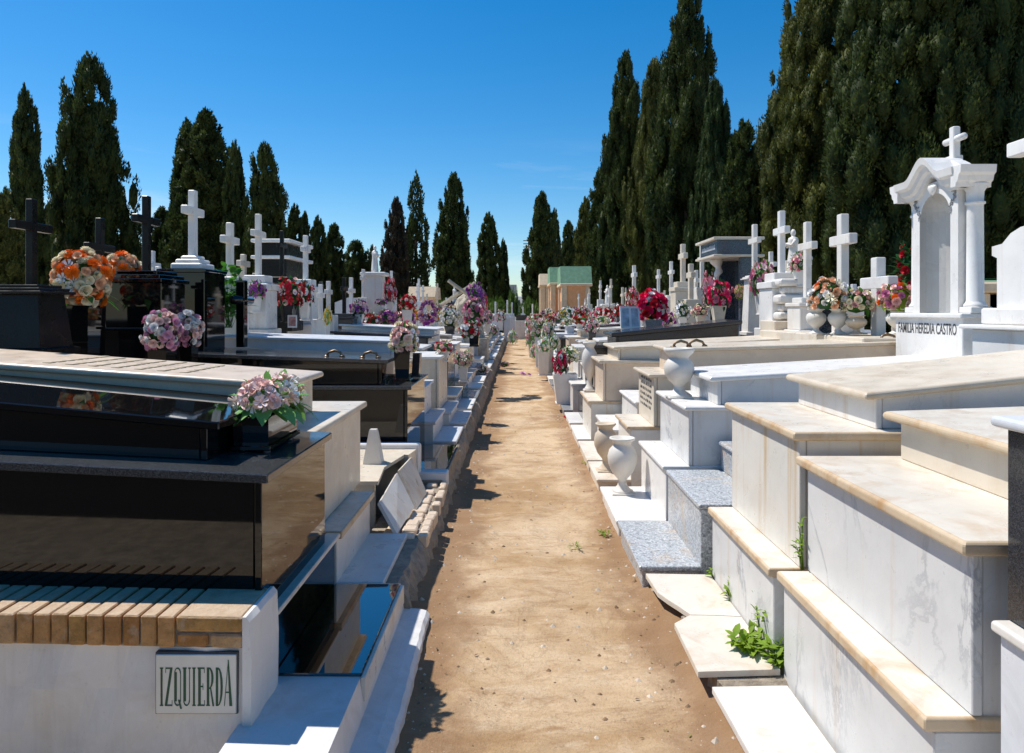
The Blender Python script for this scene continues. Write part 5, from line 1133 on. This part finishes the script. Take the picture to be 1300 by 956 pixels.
def tree(kind, px, ytop, Y, wpx, label, mat='cyp', rot=None, x=None):
    x = PX(px, Y) if x is None else x; h = PZ(ytop, Y); base = {'bigA': 2.1, 'bigB': 2.1, 'bigC': 1.9, 'midA': 1.9, 'midB': 1.7, 'slim': 1.35, 'sparse': 1.5, 'ragged': 2.4}[kind]
    w = wpx * .97 * Y / F / 2 / base; t = thing('cypress_tree', label, 'cypress tree', (x, Y, -.05), 'cypresses around the cemetery'); t.rotation_euler = (0, 0, RN.random() * 6.28 if rot is None else rot)
    linkobj('crown', TR[kind], t, (0, 0, 0), (w, w, h / 15), (0, 0, 0), [M[mat]]); linkobj('trunk', TRUNK, t, (0, 0, 0), (w, w, h / 15)); return t
L = [('slim', 32, 107, 36, 48, 'slim pointed cypress at the far left with a needle-sharp top', 'cyp'), ('ragged', 115, 72, 40, 90, 'tall ragged cypress left of the white cross, its outline full of gaps', 'cyp'),
     ('midB', 262, 140, 42, 92, 'broad dark cypress directly above the tall white cross on the black block', 'cyp'), ('slim', 238, 150, 44, 56, 'dense cypress merged into the left flank of the broad dark one', 'cypcool'), ('slim', 299, 178, 40, 38, 'narrow cypress between the broad dark one and the loose one', 'cyp'),
     ('ragged', 336, 182, 40, 62, 'loose cypress with stray branches on its right, above the slender white cross', 'cyp'), ('slim', 374, 258, 48, 34, 'short dense cypress right of the loose one, left half of the picture', 'cyp'), ('midA', 387, 268, 50, 28, 'second short cypress touching the dense one, seen above the flat-roofed tomb', 'cyp'), ('slim', 404, 273, 55, 32, 'conical cypress above the lone tall white cross in the left row', 'cyp'), ('midB', 424, 283, 58, 38, 'loose conical cypress just right of the conical one, left half', 'cyp'),
     ('ragged', 452, 305, 64, 46, 'low bushy cypress behind the statue column', 'cyp'), ('slim', 473, 310, 80, 18, 'small spire-like cypress far behind the statue', 'cyp'), ('midA', 503, 250, 62, 40, 'brownish cypress right of the statue column', 'cypbrown'), ('sparse', 528, 219, 66, 34, 'thin see-through cypress with sky showing between its branches', 'cyp'), ('midA', 576, 219, 72, 52, 'full cypress left of the path, with a rounded wide body and pointed top', 'cyp'), ('slim', 621, 269, 84, 36, 'smooth pointed cypress close left of the vanishing point', 'cyp'), ('slim', 639, 302, 86, 17, 'narrow spire of a cypress tight against the smooth pointed one', 'cypcool'),
     ('midA', 40, 250, 52, 60, 'lower cypress behind the far-left black cross', 'cypcool'), ('midB', 62, 258, 42, 34, 'thin cypress between the far-left spire and the ragged tall one', 'cypwarm'), ('midA', 3, 245, 30, 60, 'olive-tinted cypress cut by the left edge', 'cypwarm'), ('sparse', 172, 268, 48, 34, 'sparse low cypress with sky behind, left of the black-based white cross', 'cyp'), ('midA', 205, 262, 46, 50, 'rounded low cypress at the foot of the broad dark one', 'cyp'),
     ('midA', 150, 300, 46, 44, 'low cypress behind the smaller orange bouquet', 'cypcool'),
     ('midA', 688, 243, 84, 48, 'dark pointed cypress just right of the vanishing point', 'cyp'), ('slim', 704, 264, 92, 22, 'thin cypress on the right shoulder of the dark pointed one', 'cyp'), ('midA', 722, 280, 96, 34, 'distant low cypress at the far end of the right avenue', 'cyp'), ('midA', 744, 250, 62, 40, 'cypress behind the orange tomb house', 'cypwarm'), ('midB', 768, 205, 54, 56, 'mid-height cypress at the start of the tall dark group on the right', 'cyp'),
     ('bigC', 795, 66, 44, 72, 'tall ragged cypress at the left front of the high group', 'cyp'), ('bigB', 830, 76, 41, 70, 'greenish cypress second in the high group', 'cypwarm'), ('bigC', 873, -22, 36, 104, 'highest cypress of the group, its tip leaving the top of the picture', 'cyp'), ('bigA', 908, 100, 33, 66, 'dark cypress on the right flank of the highest one', 'cypcool'), ('midA', 945, 152, 29, 86, 'shorter cypress in the gap between the two tall groups', 'cyp'), ('slim', 930, 170, 36, 60, 'slim cypress hidden in the gap between the two tall groups', 'cyp'),
     ('bigB', 1043, -60, 20.5, 150, 'big olive-green cypress behind the right-hand white crosses', 'cypwarm'), ('bigA', 1150, -170, 17, 200, 'biggest near cypress filling the sky left of the edicule', 'cyp'), ('bigB', 1268, -210, 17, 176, 'large cypress behind the edicule at the right', 'cypcool'), ('bigC', 1330, -150, 19, 170, 'cypress cut by the right edge of the picture', 'cyp'), ('midA', 1090, 60, 28, 120, 'cypress seen in the gap behind the two biggest ones', 'cypcool'), ('midA', 985, 120, 30, 70, 'dim cypress between the gap and the big olive-green one', 'cypcool'), ('midA', 1210, 100, 26, 120, 'dark cypress behind the edicule, between the two largest', 'cyp')]
for kind, px, yt, Y, w, lab, mt in L: tree(kind, px, yt, Y, w, lab, mt)
# low shrubs at the far end
def bush(px, py_top, Y, wpx, label, mat='bush'):
    x = PX(px, Y); h = PZ(py_top, Y); w = wpx * Y / F / 2; t = thing('shrub', label, 'shrub', (x, Y, -.05)); linkobj('foliage', BUSH, t, (0, 0, 0), (w, w, h), (0, 0, RN.random() * 6), [M[mat]])
    m = MB(); m.tube([(x, Y, -.05), (x, Y, h * .4)], [.05, .03], 6); m.build('stem', M['bark'], t); return t
BUSH = cypress_mesh(20, 1.0, 1.0, 60, 5000, .12, (.45, .5), .1)
for px, py, Y, w, lab in ((628, 386, 55, 26, 'light green shrub at the end of the path, left of centre'), (652, 377, 60, 14, 'bright green shrub in front of the far building'), (672, 386, 58, 26, 'pale green shrub at the end of the path, right of the building'), (600, 390, 50, 26, 'green shrub behind the tall left arrangement'), (560, 388, 52, 40, 'low green shrub behind the wreath'), (700, 385, 60, 20, 'shrub beside the cream tomb house')): bush(px, py, Y, w, lab)

# ------------------------------------------------------------------ pieces of a part hang under that part
RULES = dict(inscription=('foot_panel',), worn_lettering=('lid', 'frieze'), handle=('lid',), lettering=('tile', 'base'), niche=('niche_frame',), carved_spray=('niche_frame',), keystone=('cornice',), pediment=('cornice',),
             door=('wall',), window=('wall',), pilaster=('wall',), stud_foot=('body',), chest_cap=('chest',), step_cap=('step_block',), base_cap=('base',), plinth_edge=('plinth',), crossarm=('pole',), picture=('frame',), mortar_bed=('brick_coping',))
for root in [o for o in COL.objects if o.parent is None and o.type == 'EMPTY']:
    kids = {}
    for o in root.children: kids.setdefault(o.name.split('.')[0], []).append(o)
    for nm, ps in RULES.items():
        for o in kids.get(nm, []):
            for p in ps:
                if p in kids: o.parent = kids[p][0]; break
# ------------------------------------------------------------------ light, sky, camera
sun_dir = Vector((-.54, .26, 1.0)).normalized()
s = bpy.data.lights.new('sun', 'SUN'); s.energy = 4.2; s.angle = math.radians(.5); s.color = (1.0, .955, .88)
so = bpy.data.objects.new('sun', s); COL.objects.link(so); so.rotation_euler = (-sun_dir).to_track_quat('-Z', 'Y').to_euler(); so.location = (0, 0, 30)
wd = bpy.data.worlds.new('World'); SC.world = wd; wd.use_nodes = True; nt = wd.node_tree
for n in list(nt.nodes): nt.nodes.remove(n)
out = nt.nodes.new('ShaderNodeOutputWorld'); bg = nt.nodes.new('ShaderNodeBackground'); sky = nt.nodes.new('ShaderNodeTexSky')
sky.sky_type = 'NISHITA'; sky.sun_disc = False; sky.sun_elevation = math.asin(sun_dir.z); sky.sun_rotation = math.atan2(sun_dir.x, sun_dir.y) % (2 * math.pi)
sky.air_density = 1.0; sky.dust_density = .3; sky.ozone_density = 4.0; sky.altitude = 50
hs = nt.nodes.new('ShaderNodeHueSaturation'); hs.inputs['Saturation'].default_value = 1.42; hs.inputs['Hue'].default_value = .497; hs.inputs['Value'].default_value = 1.0
nt.links.new(sky.outputs[0], hs.inputs['Color'])
tc = nt.nodes.new('ShaderNodeTexCoord'); mp = nt.nodes.new('ShaderNodeMapping'); mp.inputs['Scale'].default_value = (1.2, 1.2, 9); mp.inputs['Rotation'].default_value = (0, .12, 0)
nt.links.new(tc.outputs['Generated'], mp.inputs[0]); cl = noise(nt, mp.outputs[0], 2.2, 7, .6, .4); cm = ramp(nt, cl, [(.50, 0.0), (.72, .6)])
sep = nt.nodes.new('ShaderNodeSeparateXYZ'); nt.links.new(tc.outputs['Generated'], sep.inputs[0])
low = ramp(nt, sep.outputs[2], [(.0, 1.0), (.10, .9), (.24, 0.0)]); mm = nt.nodes.new('ShaderNodeMath'); mm.operation = 'MULTIPLY'; nt.links.new(cm, mm.inputs[0]); nt.links.new(low, mm.inputs[1])
cc = mix(nt, mm.outputs[0], hs.outputs[0], (7.5, 7.8, 8.2))
nt.links.new(cc, bg.inputs[0]); bg.inputs[1].default_value = .105; nt.links.new(bg.outputs[0], out.inputs[0])
cam = bpy.data.cameras.new('camera'); co = bpy.data.objects.new('camera', cam); COL.objects.link(co); co.location = (0, 0, EYE); co.rotation_euler = (math.pi / 2, 0, 0)
cam.sensor_width = 36; cam.lens = F / 1300 * 36; cam.shift_x = -(CX - 650) / 1300; cam.shift_y = -(478 - CY) / 1300; cam.clip_end = 1500; cam.clip_start = .05
SC.camera = co
SC.view_settings.view_transform = 'Standard'; SC.view_settings.look = 'None'; SC.view_settings.gamma = 1; SC.view_settings.exposure = .39; SC.view_settings.use_curve_mapping = False
SC.render.engine = 'CYCLES'; SC.cycles.use_denoising = True; SC.cycles.max_bounces = 8; SC.cycles.caustics_reflective = False; SC.cycles.caustics_refractive = False
